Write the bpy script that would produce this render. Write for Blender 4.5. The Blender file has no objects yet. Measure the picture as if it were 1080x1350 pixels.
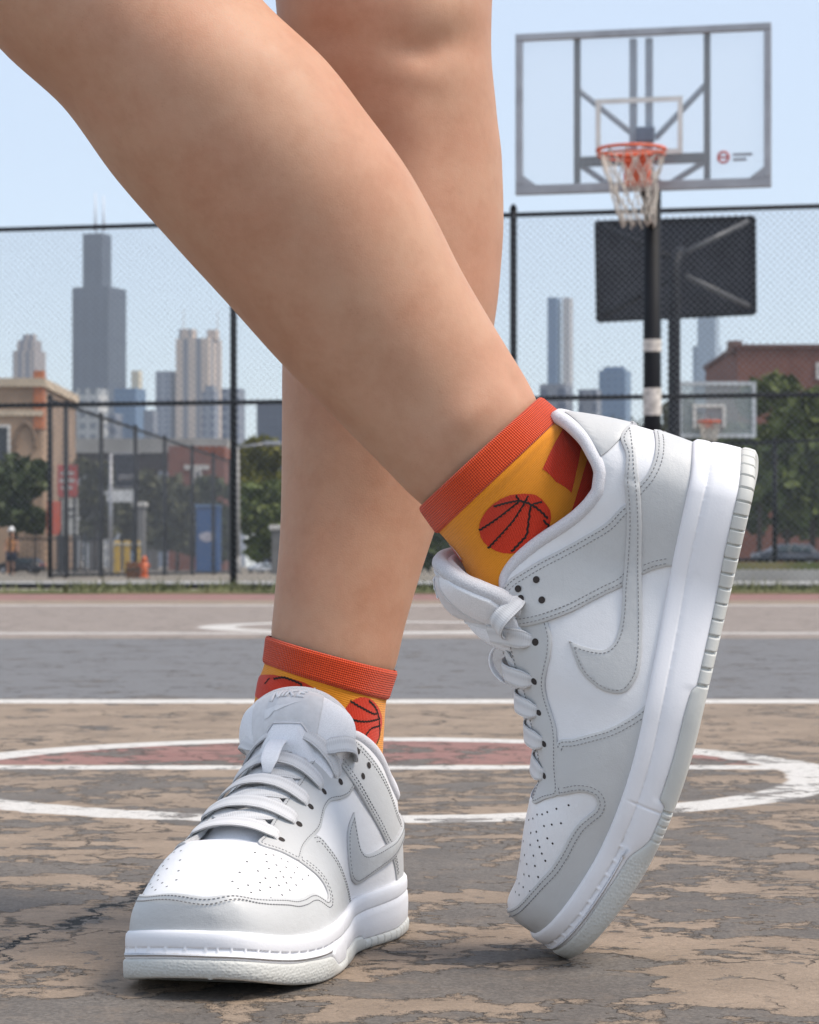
import bpy, bmesh, math, random
import numpy as np
from mathutils import Vector, Matrix, geometry

sc = bpy.context.scene
col = sc.collection
rng = random.Random(7)
nrng = np.random.default_rng(7)
R_ = math.radians

# ---------------------------------------------------------------- camera, sky, sun, exposure
F, CAM_H, HORIZON, CX = 3400.0, .2, 747.0, 540.0     # focal length in photo pixels, eye height, horizon row, middle column
cam = bpy.data.cameras.new('camera'); cam_o = bpy.data.objects.new('camera', cam); col.objects.link(cam_o)
cam_o.location = (0, 0, CAM_H); cam_o.rotation_euler = (R_(90), 0, 0)
cam.sensor_fit = 'VERTICAL'; cam.sensor_height = 36; cam.sensor_width = 28.8
cam.lens = F/1350*36
cam.shift_y = (HORIZON - 675)/1350
cam.clip_start = .05; cam.clip_end = 20000
cam.dof.use_dof = True; cam.dof.focus_distance = 1.27; cam.dof.aperture_fstop = 38
sc.camera = cam_o

SUN_EL, SUN_AZ = R_(55), R_(62)                      # azimuth measured from straight ahead towards the right, behind the camera past 90 degrees
SUN_AZ = R_(109)
world = bpy.data.worlds.new('World'); sc.world = world; world.use_nodes = True
wn = world.node_tree.nodes; wl = world.node_tree.links
sky = wn.new('ShaderNodeTexSky'); sky.sky_type = 'NISHITA'; sky.sun_disc = False
sky.sun_elevation = SUN_EL; sky.sun_rotation = SUN_AZ
sky.altitude = 0; sky.air_density = 1.0; sky.dust_density = .3; sky.ozone_density = 2.0
wn['Background'].inputs['Strength'].default_value = .125
veil = wn.new('ShaderNodeMix'); veil.data_type = 'RGBA'; veil.inputs[0].default_value = .55        # thin high haze over the whole sky
veil.inputs[7].default_value = (5.0, 5.45, 6.1, 1)
wl.new(sky.outputs[0], veil.inputs[6]); wl.new(veil.outputs[2], wn['Background'].inputs[0])
sun = bpy.data.lights.new('sun', 'SUN'); sun.energy = 2.7; sun.angle = R_(24); sun.color = (1, .90, .78)
sun_o = bpy.data.objects.new('sun', sun); col.objects.link(sun_o)
sd = Vector((math.sin(SUN_AZ)*math.cos(SUN_EL), math.cos(SUN_AZ)*math.cos(SUN_EL), math.sin(SUN_EL)))
sun_o.rotation_euler = sd.to_track_quat('Z', 'Y').to_euler(); sun_o.location = sd*50
sc.view_settings.view_transform = 'Standard'; sc.view_settings.look = 'None'
sc.view_settings.exposure = .60; sc.view_settings.gamma = 1
sc.cycles.use_denoising = True
sc.cycles.max_bounces = 8

# ---------------------------------------------------------------- helpers
def at(px, py, Y):
    """the place at distance Y that shows at a photo pixel (used to survey the site)"""
    return Vector(((px - CX)*Y/F, Y, CAM_H - (py - HORIZON)*Y/F))

def mesh(name, verts, faces, mat=None, parent=None, smooth=False, mats=None, midx=None, uv=None):
    me = bpy.data.meshes.new(name)
    me.from_pydata([tuple(map(float, v)) for v in verts], [], [tuple(map(int, f)) for f in faces])
    o = bpy.data.objects.new(name, me); col.objects.link(o)
    for m in (mats or ([mat] if mat else [])): me.materials.append(m)
    if midx is not None: me.polygons.foreach_set('material_index', np.asarray(midx, np.int32))
    if smooth: me.polygons.foreach_set('use_smooth', np.ones(len(me.polygons), bool))
    if uv is not None:
        l = me.uv_layers.new(name='UVMap'); idx = np.zeros(len(me.loops), np.int32); me.loops.foreach_get('vertex_index', idx)
        l.data.foreach_set('uv', np.asarray(uv, np.float32)[idx].ravel())
    me.update()
    if parent: o.parent = parent
    return o

def tag(o, label=None, cat=None, group=None, kind=None):
    if label: o['label'] = label
    if cat: o['category'] = cat
    if group: o['group'] = group
    if kind: o['kind'] = kind
    return o

def empty(name, loc=(0, 0, 0), rz=0.0):
    o = bpy.data.objects.new(name, None); col.objects.link(o); o.location = loc; o.rotation_euler = (0, 0, rz); o.empty_display_size = .1
    return o

def copy_tree(o, parent=None):
    c = o.copy(); col.objects.link(c)
    if parent: c.parent = parent
    for ch in [x for x in bpy.data.objects if x.parent == o]: copy_tree(ch, c)
    return c

class MB:
    """collects shapes and links them as one mesh object"""
    def __init__(s): s.v = []; s.f = []; s.m = []
    def add(s, verts, faces, mi=0):
        b = len(s.v); s.v += [tuple(map(float, v)) for v in verts]; s.f += [tuple(int(i)+b for i in f) for f in faces]; s.m += [mi]*len(faces)
        return s
    def box(s, lo, hi, mi=0, M=None):
        (x0, y0, z0), (x1, y1, z1) = lo, hi
        v = [(x0, y0, z0), (x1, y0, z0), (x1, y1, z0), (x0, y1, z0), (x0, y0, z1), (x1, y0, z1), (x1, y1, z1), (x0, y1, z1)]
        if M is not None: v = [M @ Vector(q) for q in v]
        return s.add(v, [(0, 3, 2, 1), (4, 5, 6, 7), (0, 1, 5, 4), (1, 2, 6, 5), (2, 3, 7, 6), (3, 0, 4, 7)], mi)
    def bbox(s, lo, hi, b=.01, mi=0, M=None):
        """bevelled box"""
        bm = bmesh.new(); bmesh.ops.create_cube(bm, size=1)
        for v in bm.verts: v.co = Vector([lo[k] + (v.co[k]+.5)*(hi[k]-lo[k]) for k in range(3)])
        bmesh.ops.bevel(bm, geom=bm.edges[:], offset=b, segments=2, affect='EDGES', profile=.6)
        bm.verts.index_update()
        s.add([(M @ v.co) if M is not None else v.co for v in bm.verts], [[v.index for v in f.verts] for f in bm.faces], mi); bm.free(); return s
    def bar(s, a, b, r, n=4, mi=0, r2=None, cap=True):
        a = Vector(a); b = Vector(b); d = (b-a).normalized(); up = Vector((0, 0, 1)) if abs(d.z) < .95 else Vector((0, 1, 0))
        x = d.cross(up).normalized(); y = x.cross(d); r2 = r if r2 is None else r2; v = []
        for p, q in ((a, r), (b, r2)):
            for k in range(n):
                t = 2*math.pi*(k+.5)/n; v.append(p + x*math.cos(t)*q + y*math.sin(t)*q)
        f = [(k, (k+1) % n, n+(k+1) % n, n+k) for k in range(n)]
        if cap: f += [tuple(range(n))[::-1], tuple(range(n, 2*n))]
        return s.add(v, f, mi)
    def tube(s, pts, r, n=10, mi=0, closed=False, ry=None, normals=None, cap=True):
        P = np.asarray(pts, float); N = len(P); rr = np.ones(N)*r if np.isscalar(r) else np.asarray(r, float)
        T = (np.roll(P, -1, 0) - np.roll(P, 1, 0)) if closed else np.gradient(P, axis=0)
        T /= np.maximum(np.linalg.norm(T, axis=1, keepdims=True), 1e-12)
        if normals is None:
            nn = [np.cross(T[0], [0.31, .2, .93])]
            nn[0] = nn[0]/np.linalg.norm(nn[0])
            for i in range(1, N):
                q = nn[-1] - T[i]*(nn[-1] @ T[i]); nn.append(q/np.linalg.norm(q))
            Nn = np.array(nn)
        else:
            Nn = np.asarray(normals, float); Nn = Nn - T*(Nn*T).sum(1, keepdims=True); Nn /= np.maximum(np.linalg.norm(Nn, axis=1, keepdims=True), 1e-12)
        B = np.cross(T, Nn); ry_ = rr if ry is None else (np.ones(N)*ry if np.isscalar(ry) else np.asarray(ry, float))
        v = []
        for i in range(N):
            for k in range(n):
                t = 2*math.pi*k/n; c, q = math.cos(t), math.sin(t)
                if ry is not None: c = math.copysign(abs(c)**.55, c); q = math.copysign(abs(q)**.55, q)
                v.append(P[i] + B[i]*c*ry_[i] + Nn[i]*q*rr[i])
        f = [(i*n+k, i*n+(k+1) % n, ((i+1) % N)*n+(k+1) % n, ((i+1) % N)*n+k) for i in range(N if closed else N-1) for k in range(n)]
        if cap and not closed: f += [tuple(range(n))[::-1], tuple(range((N-1)*n, N*n))]
        return s.add(v, f, mi)
    def build(s, name, mat=None, parent=None, smooth=False, mats=None):
        return mesh(name, s.v, s.f, mat, parent, smooth, mats, s.m if mats else None)

# ---------------------------------------------------------------- materials
class NT:
    def __init__(s, name):
        s.m = bpy.data.materials.new(name); s.m.use_nodes = True; s.t = s.m.node_tree; s.n = s.t.nodes; s.l = s.t.links
        s.b = s.n['Principled BSDF']; s.out = s.n['Material Output']
    def node(s, typ, **kw):
        n = s.n.new('ShaderNode'+typ)
        for k, v in kw.items():
            if k in ('op',): n.operation = v
            else: setattr(n, k, v)
        return n
    def link(s, a, b): s.l.new(a, b); return b
    def _in(s, sock, v):
        if hasattr(v, 'is_output') or isinstance(v, bpy.types.NodeSocket): s.l.new(v, sock)
        else: sock.default_value = v
    def math(s, op, a, b=None, c=None, clamp=False):
        n = s.n.new('ShaderNodeMath'); n.operation = op; n.use_clamp = clamp
        s._in(n.inputs[0], a)
        if b is not None: s._in(n.inputs[1], b)
        if c is not None: s._in(n.inputs[2], c)
        return n.outputs[0]
    def sstep(s, x, a, b, lo=0.0, hi=1.0):
        n = s.n.new('ShaderNodeMapRange'); n.interpolation_type = 'SMOOTHSTEP'
        s._in(n.inputs[0], x); s._in(n.inputs[1], a); s._in(n.inputs[2], b); s._in(n.inputs[3], lo); s._in(n.inputs[4], hi)
        return n.outputs[0]
    def mix(s, f, a, b, mode='MIX'):
        n = s.n.new('ShaderNodeMix'); n.data_type = 'RGBA'; n.blend_type = mode
        s._in(n.inputs[0], f)
        for k, v in ((6, a), (7, b)):
            if isinstance(v, bpy.types.NodeSocket): s.l.new(v, n.inputs[k])
            else: n.inputs[k].default_value = tuple(v) + ((1,) if len(v) == 3 else ())
        return n.outputs[2]
    def coord(s, which='Object'):
        return s.n.new('ShaderNodeTexCoord').outputs[which]
    def mapv(s, v, scale=(1, 1, 1), loc=(0, 0, 0), rotv=(0, 0, 0)):
        n = s.n.new('ShaderNodeMapping'); s.l.new(v, n.inputs[0]); n.inputs['Scale'].default_value = scale; n.inputs['Location'].default_value = loc; n.inputs['Rotation'].default_value = rotv
        return n.outputs[0]
    def noise(s, v, scale, detail=3, rough=.55, dist=0.0, col_=False):
        n = s.n.new('ShaderNodeTexNoise'); s.l.new(v, n.inputs['Vector']); n.inputs['Scale'].default_value = scale
        n.inputs['Detail'].default_value = detail; n.inputs['Roughness'].default_value = rough; n.inputs['Distortion'].default_value = dist
        return n.outputs['Color' if col_ else 0]
    def voro(s, v, scale, feature='F1', out='Distance', rand=1.0):
        n = s.n.new('ShaderNodeTexVoronoi'); n.feature = feature; s.l.new(v, n.inputs['Vector']); n.inputs['Scale'].default_value = scale; n.inputs['Randomness'].default_value = rand
        return n.outputs[out]
    def bump(s, h, dist, strength=1.0, prev=None):
        n = s.n.new('ShaderNodeBump'); n.inputs['Strength'].default_value = strength; n.inputs['Distance'].default_value = dist; s.l.new(h, n.inputs['Height'])
        if prev: s.l.new(prev, n.inputs['Normal'])
        return n.outputs[0]
    def fin(s, color=None, rough=None, normal=None, **kw):
        if color is not None:
            if isinstance(color, bpy.types.NodeSocket): s.l.new(color, s.b.inputs['Base Color'])
            else: s.b.inputs['Base Color'].default_value = tuple(color) + (1,)
        if rough is not None: s._in(s.b.inputs['Roughness'], rough)
        if normal is not None: s.l.new(normal, s.b.inputs['Normal'])
        for k, v in kw.items(): s._in(s.b.inputs[k], v)
        return s.m

def plain(name, c, rough=.6, var=.12, scale=6.0, bump=0.0, bscale=60.0, metal=0.0):
    t = NT(name); v = t.coord()
    n = t.noise(v, scale, 4)
    k = t.sstep(n, .3, .7, 1-var, 1+var)
    cc = t.node('VectorMath'); cc.operation = 'SCALE'; cc.inputs[0].default_value = c; t.link(k, cc.inputs['Scale'])
    nm = t.bump(t.noise(v, bscale, 3), bump) if bump else None
    return t.fin(cc.outputs[0], rough, nm, Metallic=metal)
# ---------------------------------------------------------------- sneaker shape (pure numpy)
# local frame: x from toe (0) to heel (LEN), y to the wearer's right, z up, metres
LEN = .285

def pchip(xs, ys):
    xs = np.asarray(xs, float); ys = np.asarray(ys, float)
    h = np.diff(xs); d = np.diff(ys) / h
    m = np.zeros_like(xs)
    m[0] = d[0]; m[-1] = d[-1]
    for i in range(1, len(xs) - 1):
        if d[i-1] * d[i] > 0:
            w1 = 2*h[i] + h[i-1]; w2 = h[i] + 2*h[i-1]
            m[i] = (w1 + w2) / (w1/d[i-1] + w2/d[i])
    def f(x):
        x = np.clip(np.asarray(x, float), xs[0], xs[-1])
        i = np.clip(np.searchsorted(xs, x, side='right') - 1, 0, len(xs) - 2)
        t = (x - xs[i]) / h[i]
        return ((2*t**3 - 3*t**2 + 1)*ys[i] + (t**3 - 2*t**2 + t)*h[i]*m[i]
                + (-2*t**3 + 3*t**2)*ys[i+1] + (t**3 - t**2)*h[i]*m[i+1])
    return f

def u2x(u): return LEN * (1 - np.cos(np.pi*np.clip(u, 0, 1))) / 2
def x2u(x): return np.arccos(np.clip(1 - 2*np.asarray(x, float)/LEN, -1, 1)) / np.pi

def tab(pts):                                   # table given in x, interpolated in u
    p = np.array(pts, float)
    return pchip(x2u(p[:, 0]), p[:, 1])

sole_w = tab([(0, 0), (.0012, .0125), (.005, .0245), (.012, .0345), (.025, .0435), (.045, .0500), (.07, .0535), (.09, .0540),
              (.12, .0505), (.15, .0455), (.18, .0420), (.21, .0400), (.24, .0390), (.262, .0350), (.276, .0245), (.283, .0115), (.285, 0)])
sole_c = tab([(0, .010), (.03, .0075), (.07, .003), (.12, -.002), (.17, -.002), (.22, 0), (.285, 0)])   # centre line drift (towards the big toe)
ridge_c = tab([(0, 0), (.285, 0)])                # how far the throat leans sideways from the outline's centre line
bottom_z = lambda x: .0105*np.clip((.080 - np.asarray(x, float))/.080, 0, 1)**2 + .003*np.clip((np.asarray(x, float)-.265)/.02, 0, 1)**2
thick = tab([(0, .0205), (.03, .0218), (.08, .0242), (.13, .0262), (.18, .0282), (.23, .0305), (.285, .0312)])
feather_z = lambda u: bottom_z(u2x(u)) + thick(u)
ridge_z = tab([(0, .0385), (.0012, .0440), (.005, .0515), (.012, .0575), (.025, .0640), (.045, .0695), (.07, .0745), (.09, .0795), (.11, .0870),
               (.13, .0960), (.15, .1060), (.17, .1170), (.19, .1290), (.21, .1420), (.235, .158), (.26, .172), (.285, .18)])
expo = tab([(0, 2.6), (.03, 2.5), (.07, 2.35), (.10, 2.15), (.14, 2.05), (.18, 2.15), (.22, 2.3), (.285, 2.3)])
UPPER_IN = .0045

def upper_w(u):
    return sole_w(u)*.905

def upper(u, v, side=1, extra=0.0):
    u = np.asarray(u, float); v = np.asarray(v, float)
    x = u2x(u); b = upper_w(u); zf = feather_z(u)
    H = ridge_z(u) - zf
    n = expo(u)
    ph = v*np.pi/2; s = np.sin(ph); c = np.abs(np.cos(ph))
    ca = c**(2/n)
    y = b*np.sign(s)*np.abs(s)**(2/n)
    z = zf + H*ca
    hz = z - zf
    # the heel counter bulges a little and leans in towards the collar
    back = np.clip((x - .17)/(LEN - .17), 0, 1)**2
    hb = np.clip(hz/.075, 0, 1.6)
    x = x - back*(.0045 - .012*hb*(1.15 - hb))
    y = y*(1 - np.clip((x - .15)/.08, 0, 1)*.16*np.clip(hb, 0, 1.2)**1.5)
    y = y + side*ridge_c(u)*np.clip(hz/.06, 0, 1.3)
    x = x - .0055*np.clip((u2x(u) - .19)/.095, 0, 1)**2
    # toe box: front face leans back
    return np.stack([x + .0045*(1-np.clip(x/.03, 0, 1)), y - side*sole_c(u), z], -1)

def upper_n(u, v, side=1):
    e = 2e-3; u0 = np.asarray(u, float)
    u = np.clip(u0, .012, .988); v = np.clip(np.asarray(v, float), -.975, .975)
    du = upper(u+e, v, side) - upper(u-e, v, side)
    dv = upper(u, v+e, side) - upper(u, v-e, side)
    n = np.cross(du, dv)
    n /= np.maximum(np.linalg.norm(n, axis=-1, keepdims=True), 1e-12)
    n[..., 1] *= np.clip((1 - u0)/.03, 0, 1)*np.clip(u0/.03, 0, 1)                        # both halves meet square at the back seam
    n /= np.maximum(np.linalg.norm(n, axis=-1, keepdims=True), 1e-12)
    return n

BX0, BX1, BZN = .070, .135, .012
def bend(P, beta):
    P = np.array(P, float)
    if abs(beta) < 1e-6: return P
    x, z = P[..., 0].copy(), P[..., 2].copy()
    R = (BX1 - BX0)/beta
    th = np.clip((BX1 - x)/(BX1 - BX0), 0, 1)*beta
    nx = BX1 - R*np.sin(th); nz = BZN + R*(1 - np.cos(th))
    ext = np.clip(BX0 - x, 0, None)
    nx = nx - ext*np.cos(beta); nz = nz + ext*np.sin(beta)
    q = P.copy()
    bent = x < BX1
    q[..., 0] = np.where(bent, nx + (z - BZN)*np.sin(th), x)
    q[..., 2] = np.where(bent, nz + (z - BZN)*np.cos(th), z)
    return q

def rot(rx, ry, rz):
    cx, sx, cy, sy, cz, sz = np.cos(rx), np.sin(rx), np.cos(ry), np.sin(ry), np.cos(rz), np.sin(rz)
    X = np.array([[1, 0, 0], [0, cx, -sx], [0, sx, cx]]); Y = np.array([[cy, 0, sy], [0, 1, 0], [-sy, 0, cy]])
    Z = np.array([[cz, -sz, 0], [sz, cz, 0], [0, 0, 1]])
    return Z @ Y @ X

def sole_ring(n=720):
    """closed footprint: parameter u and sign of the side, starting at the toe and running along y<0 to the heel and back"""
    t = np.linspace(0, 2, n, endpoint=False)
    u = np.where(t <= 1, t, 2 - t); sg = np.where(t <= 1, -1.0, 1.0)
    return u, sg
def sole_pt(u, sg, side, inset, z):
    x = u2x(u); w = sole_w(u)
    e = 2e-3
    y = sg*w - side*sole_c(u)
    # outward normal of the outline
    t0, t1 = np.clip(u-e, 0, 1), np.clip(u+e, 0, 1)
    dx = u2x(t1) - u2x(t0); dw = sole_w(t1) - sole_w(t0)
    nx, ny = -dw, sg*dx
    l = np.maximum(np.hypot(nx, ny), 1e-12)
    nx, ny = nx/l, ny/l
    nx = np.where(u < 1e-6, -1, np.where(u > 1-1e-6, 1, nx)); ny = np.where((u < 1e-6) | (u > 1-1e-6), 0, ny)
    x = x - .0055*np.clip((x - .19)/.095, 0, 1)**2
    return np.stack([x - nx*inset, y - ny*inset, z*np.ones_like(x)], -1)

# ---- proportions of this pair
_sw, _rz, _th = sole_w, ridge_z, thick
_cx = x2u(np.array([0, .03, .08, .15, .22, .285]))
_wm = pchip(x2u(np.array([0, .02, .08, .15, .22, .285])), [.96428, .96428, .92924, 1.00214, 1.00588, 1.00588])
_dr = pchip(x2u(np.array([0, .03, .07, .1, .14, .2, .285])), [0, -.01212, -.00787, -.0119, -.01321, -.00195, -.00195])
_d2 = tab([(0, 0), (.085, 0), (.105, .003), (.125, .006), (.145, .006), (.165, .004), (.19, .001), (.21, 0), (.285, 0)])
sole_w = lambda u: _sw(u)*.92651*_wm(u)
ridge_z = lambda u: _rz(u) + _dr(u)*(lambda q: q*q*(3-2*q))(np.clip(u/.2, 0, 1)) + _d2(u)
thick = lambda u: _th(u)*.89885
sole_c = pchip(_cx, [-.00238, .00787, .00442, .006, -.00869, -.00869*.5])
ridge_c = pchip(_cx, [0, -.00183, -.01188, .00144, .00072, 0])
BX0, BX1 = .06344, .14793
POSE_R = (.20928, .24092, -.1926, .1225, 1.33374, -.01492, .28667)
POSE_L = (-.20577, -.0939, 1.18335)
BASE_R = np.array([[0, 0, -1], [0, 1, 0], [1, 0, 0]], float)
BASE_L = np.array([[0, -1, 0], [1, 0, 0], [0, 0, 1]], float)

def _tabulate(f):
    us = np.linspace(0, 1, 6001); ys = f(us)
    return lambda u: np.interp(u, us, ys)
sole_w, ridge_z, thick, sole_c, ridge_c, expo = [_tabulate(f) for f in (sole_w, ridge_z, thick, sole_c, ridge_c, expo)]

ROLL_R = math.radians(4.0)
# ---------------------------------------------------------------- sneaker materials
def leather(name, c, rough=.46, grain=1.0):
    t = NT(name); v = t.coord()
    pore = t.voro(v, 1500, 'F1'); pl = t.noise(v, 420, 4, .6); wv = t.noise(t.mapv(v, (1, 1, 1.6)), 55, 3)
    h = t.math('ADD', t.math('MULTIPLY', pore, .5), pl)
    n1 = t.bump(h, .00018*grain, .55)
    n2 = t.bump(wv, .0016*grain, .35, n1)
    k = t.sstep(t.noise(v, 22, 3), .3, .7, .965, 1.02)
    cc = t.node('VectorMath'); cc.operation = 'SCALE'; cc.inputs[0].default_value = c; t.link(k, cc.inputs['Scale'])
    rr = t.sstep(pl, .3, .7, rough-.06, rough+.08)
    return t.fin(cc.outputs[0], rr, n2, **{'Specular IOR Level': .4})
def fabric(name, c, scale=2000, depth=.00016, rough=.9):
    t = NT(name); v = t.coord()
    w = t.voro(v, scale, 'F1'); k = t.sstep(w, .1, .75, 1.05, .86)
    cc = t.node('VectorMath'); cc.operation = 'SCALE'; cc.inputs[0].default_value = c; t.link(k, cc.inputs['Scale'])
    return t.fin(cc.outputs[0], rough, t.bump(w, -depth), **{'Sheen Weight': .15})
def rubber(name, c, toe=False):
    t = NT(name); v = t.coord()
    fine = t.noise(v, 900, 3)
    nm = t.bump(fine, .00012, .6)
    if toe:
        x = t.node('SeparateXYZ'); t.link(v, x.inputs[0])
        cell = t.voro(t.mapv(v, (1, 1, 1.25)), 560, 'SMOOTH_F1', rand=.6)
        msk = t.sstep(x.outputs[0], .075, .085, 1.0, 0.0)
        nm = t.bump(t.math('MULTIPLY', cell, msk), -.0006, .7, nm)
    dirt = t.noise(v, 60, 5, .65)
    cc = t.mix(t.sstep(dirt, .55, .8, 0, .35), c, tuple(q*.78 for q in c))
    return t.fin(cc, .55, nm, **{'Specular IOR Level': .35})
M_WHITE = leather('white_leather', (.77, .77, .785))
M_GREY = leather('grey_leather', (.535, .54, .54))
M_EDGE = plain('cut_leather_edge', (.46, .46, .47), .8, .1, 300)
M_THREAD = plain('grey_thread', (.24, .24, .245), .85, .1, 400)
M_HOLE = plain('punched_hole', (.035, .028, .026), .9, .1, 400)
M_LINING = fabric('collar_mesh_fabric', (.70, .70, .74))
M_TONGUE = fabric('white_tongue_fabric', (.87, .88, .92), 2600, .0001, .7)
M_BIND = fabric('grey_binding_tape', (.62, .62, .65), 1500, .0002)
M_TAGW = plain('grey_woven_tag', (.66, .66, .68), .6, .05, 200, .0002, 900)
M_MARK = plain('pale_grey_print', (.75, .75, .77), .5, .05, 200)
M_MID = rubber('white_sole_rubber', (.80, .80, .83))
M_OUT = rubber('pale_grey_outsole_rubber', (.56, .56, .53), True)
def lace_mat():
    t = NT('grey_lace_weave'); uv = t.coord('UV'); x = t.node('SeparateXYZ'); t.link(uv, x.inputs[0])
    a = t.math('SINE', t.math('MULTIPLY', x.outputs[1], 2*math.pi*4)); b = t.math('SINE', t.math('MULTIPLY', x.outputs[0], 2*math.pi*900))
    h = t.math('ADD', t.math('MULTIPLY', a, .8), t.math('MULTIPLY', b, .35))
    c = t.mix(t.sstep(h, -1, .4), (.56, .56, .57), (.66, .66, .67))
    return t.fin(c, .85, t.bump(h, .00012), **{'Sheen Weight': .2})
M_LACE = lace_mat()

# ---------------------------------------------------------------- flat domain of the upper
_vv = np.linspace(-1, 1, 1601)
_arc = {}
def _mk_arc():
    a = np.zeros_like(_vv)
    for u0 in (.3, .5, .7):
        P = upper(np.full_like(_vv, u0), _vv, 1); d = np.r_[0, np.cumsum(np.linalg.norm(np.diff(P, axis=0), axis=1))]; a += (d - d[800])/3
    return a
_av = _mk_arc()
def to_d(uv): uv = np.asarray(uv, float); return np.stack([uv[:, 0]*.44, np.interp(uv[:, 1], _vv, _av)], 1)
def from_d(d): d = np.asarray(d, float); return np.stack([d[:, 0]/.44, np.interp(d[:, 1], _av, _vv)], 1)

def inside(pts, poly):
    x, y = pts[:, 0], pts[:, 1]; r = np.zeros(len(pts), bool); n = len(poly)
    for i in range(n):
        x0, y0 = poly[i]; x1, y1 = poly[(i+1) % n]
        c = (y0 > y) != (y1 > y)
        if c.any(): r ^= c & (x < (x1-x0)*(y-y0)/((y1-y0) or 1e-12) + x0)
    return r
def seg_dist(pts, poly):
    best = np.full(len(pts), 1e9)
    for i in range(len(poly)):
        a = poly[i]; d = poly[(i+1) % len(poly)] - a; L2 = max(d @ d, 1e-14)
        t = np.clip(((pts-a) @ d)/L2, 0, 1); best = np.minimum(best, np.linalg.norm(pts-a-t[:, None]*d, axis=1))
    return best

def smooth_poly(uv, step=.0011, corner=50):
    """closed outline in (u, v): corners stay, the rest becomes a smooth curve; resampled by length"""
    D = to_d(uv); n = len(D); e = np.roll(D, -1, 0) - D; pe = np.roll(e, 1, 0)
    ang = np.degrees(np.arccos(np.clip((e*pe).sum(1)/np.maximum(np.linalg.norm(e, axis=1)*np.linalg.norm(pe, axis=1), 1e-12), -1, 1)))
    iscor = ang > corner
    T = .5*(np.roll(D, -1, 0) - np.roll(D, 1, 0)); out = []
    for i in range(n):
        j = (i+1) % n; a, b = D[i], D[j]; L = np.linalg.norm(b-a)
        li = np.linalg.norm(T[i]) or 1; lj = np.linalg.norm(T[j]) or 1
        ta = (b-a) if iscor[i] else T[i]/li*L; tb = (b-a) if iscor[j] else T[j]/lj*L
        if iscor[i] and iscor[j]: ta = tb = b-a
        k = max(1, int(round(L/step)))
        for t in np.arange(k)/k:
            out.append((2*t**3-3*t**2+1)*a + (t**3-2*t**2+t)*ta + (-2*t**3+3*t**2)*b + (t**3-t**2)*tb)
    return np.array(out)

_g = None
def grid_pts(step=.003):
    us = np.arange(.004*.44, .44, step); vs = np.arange(_av[0], _av[-1]+1e-9, step)
    a, b = np.meshgrid(us, vs, indexing='ij'); b = b + (np.arange(len(us)) % 2)[:, None]*step*.5
    return np.stack([a.ravel(), b.ravel()], 1)

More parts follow.
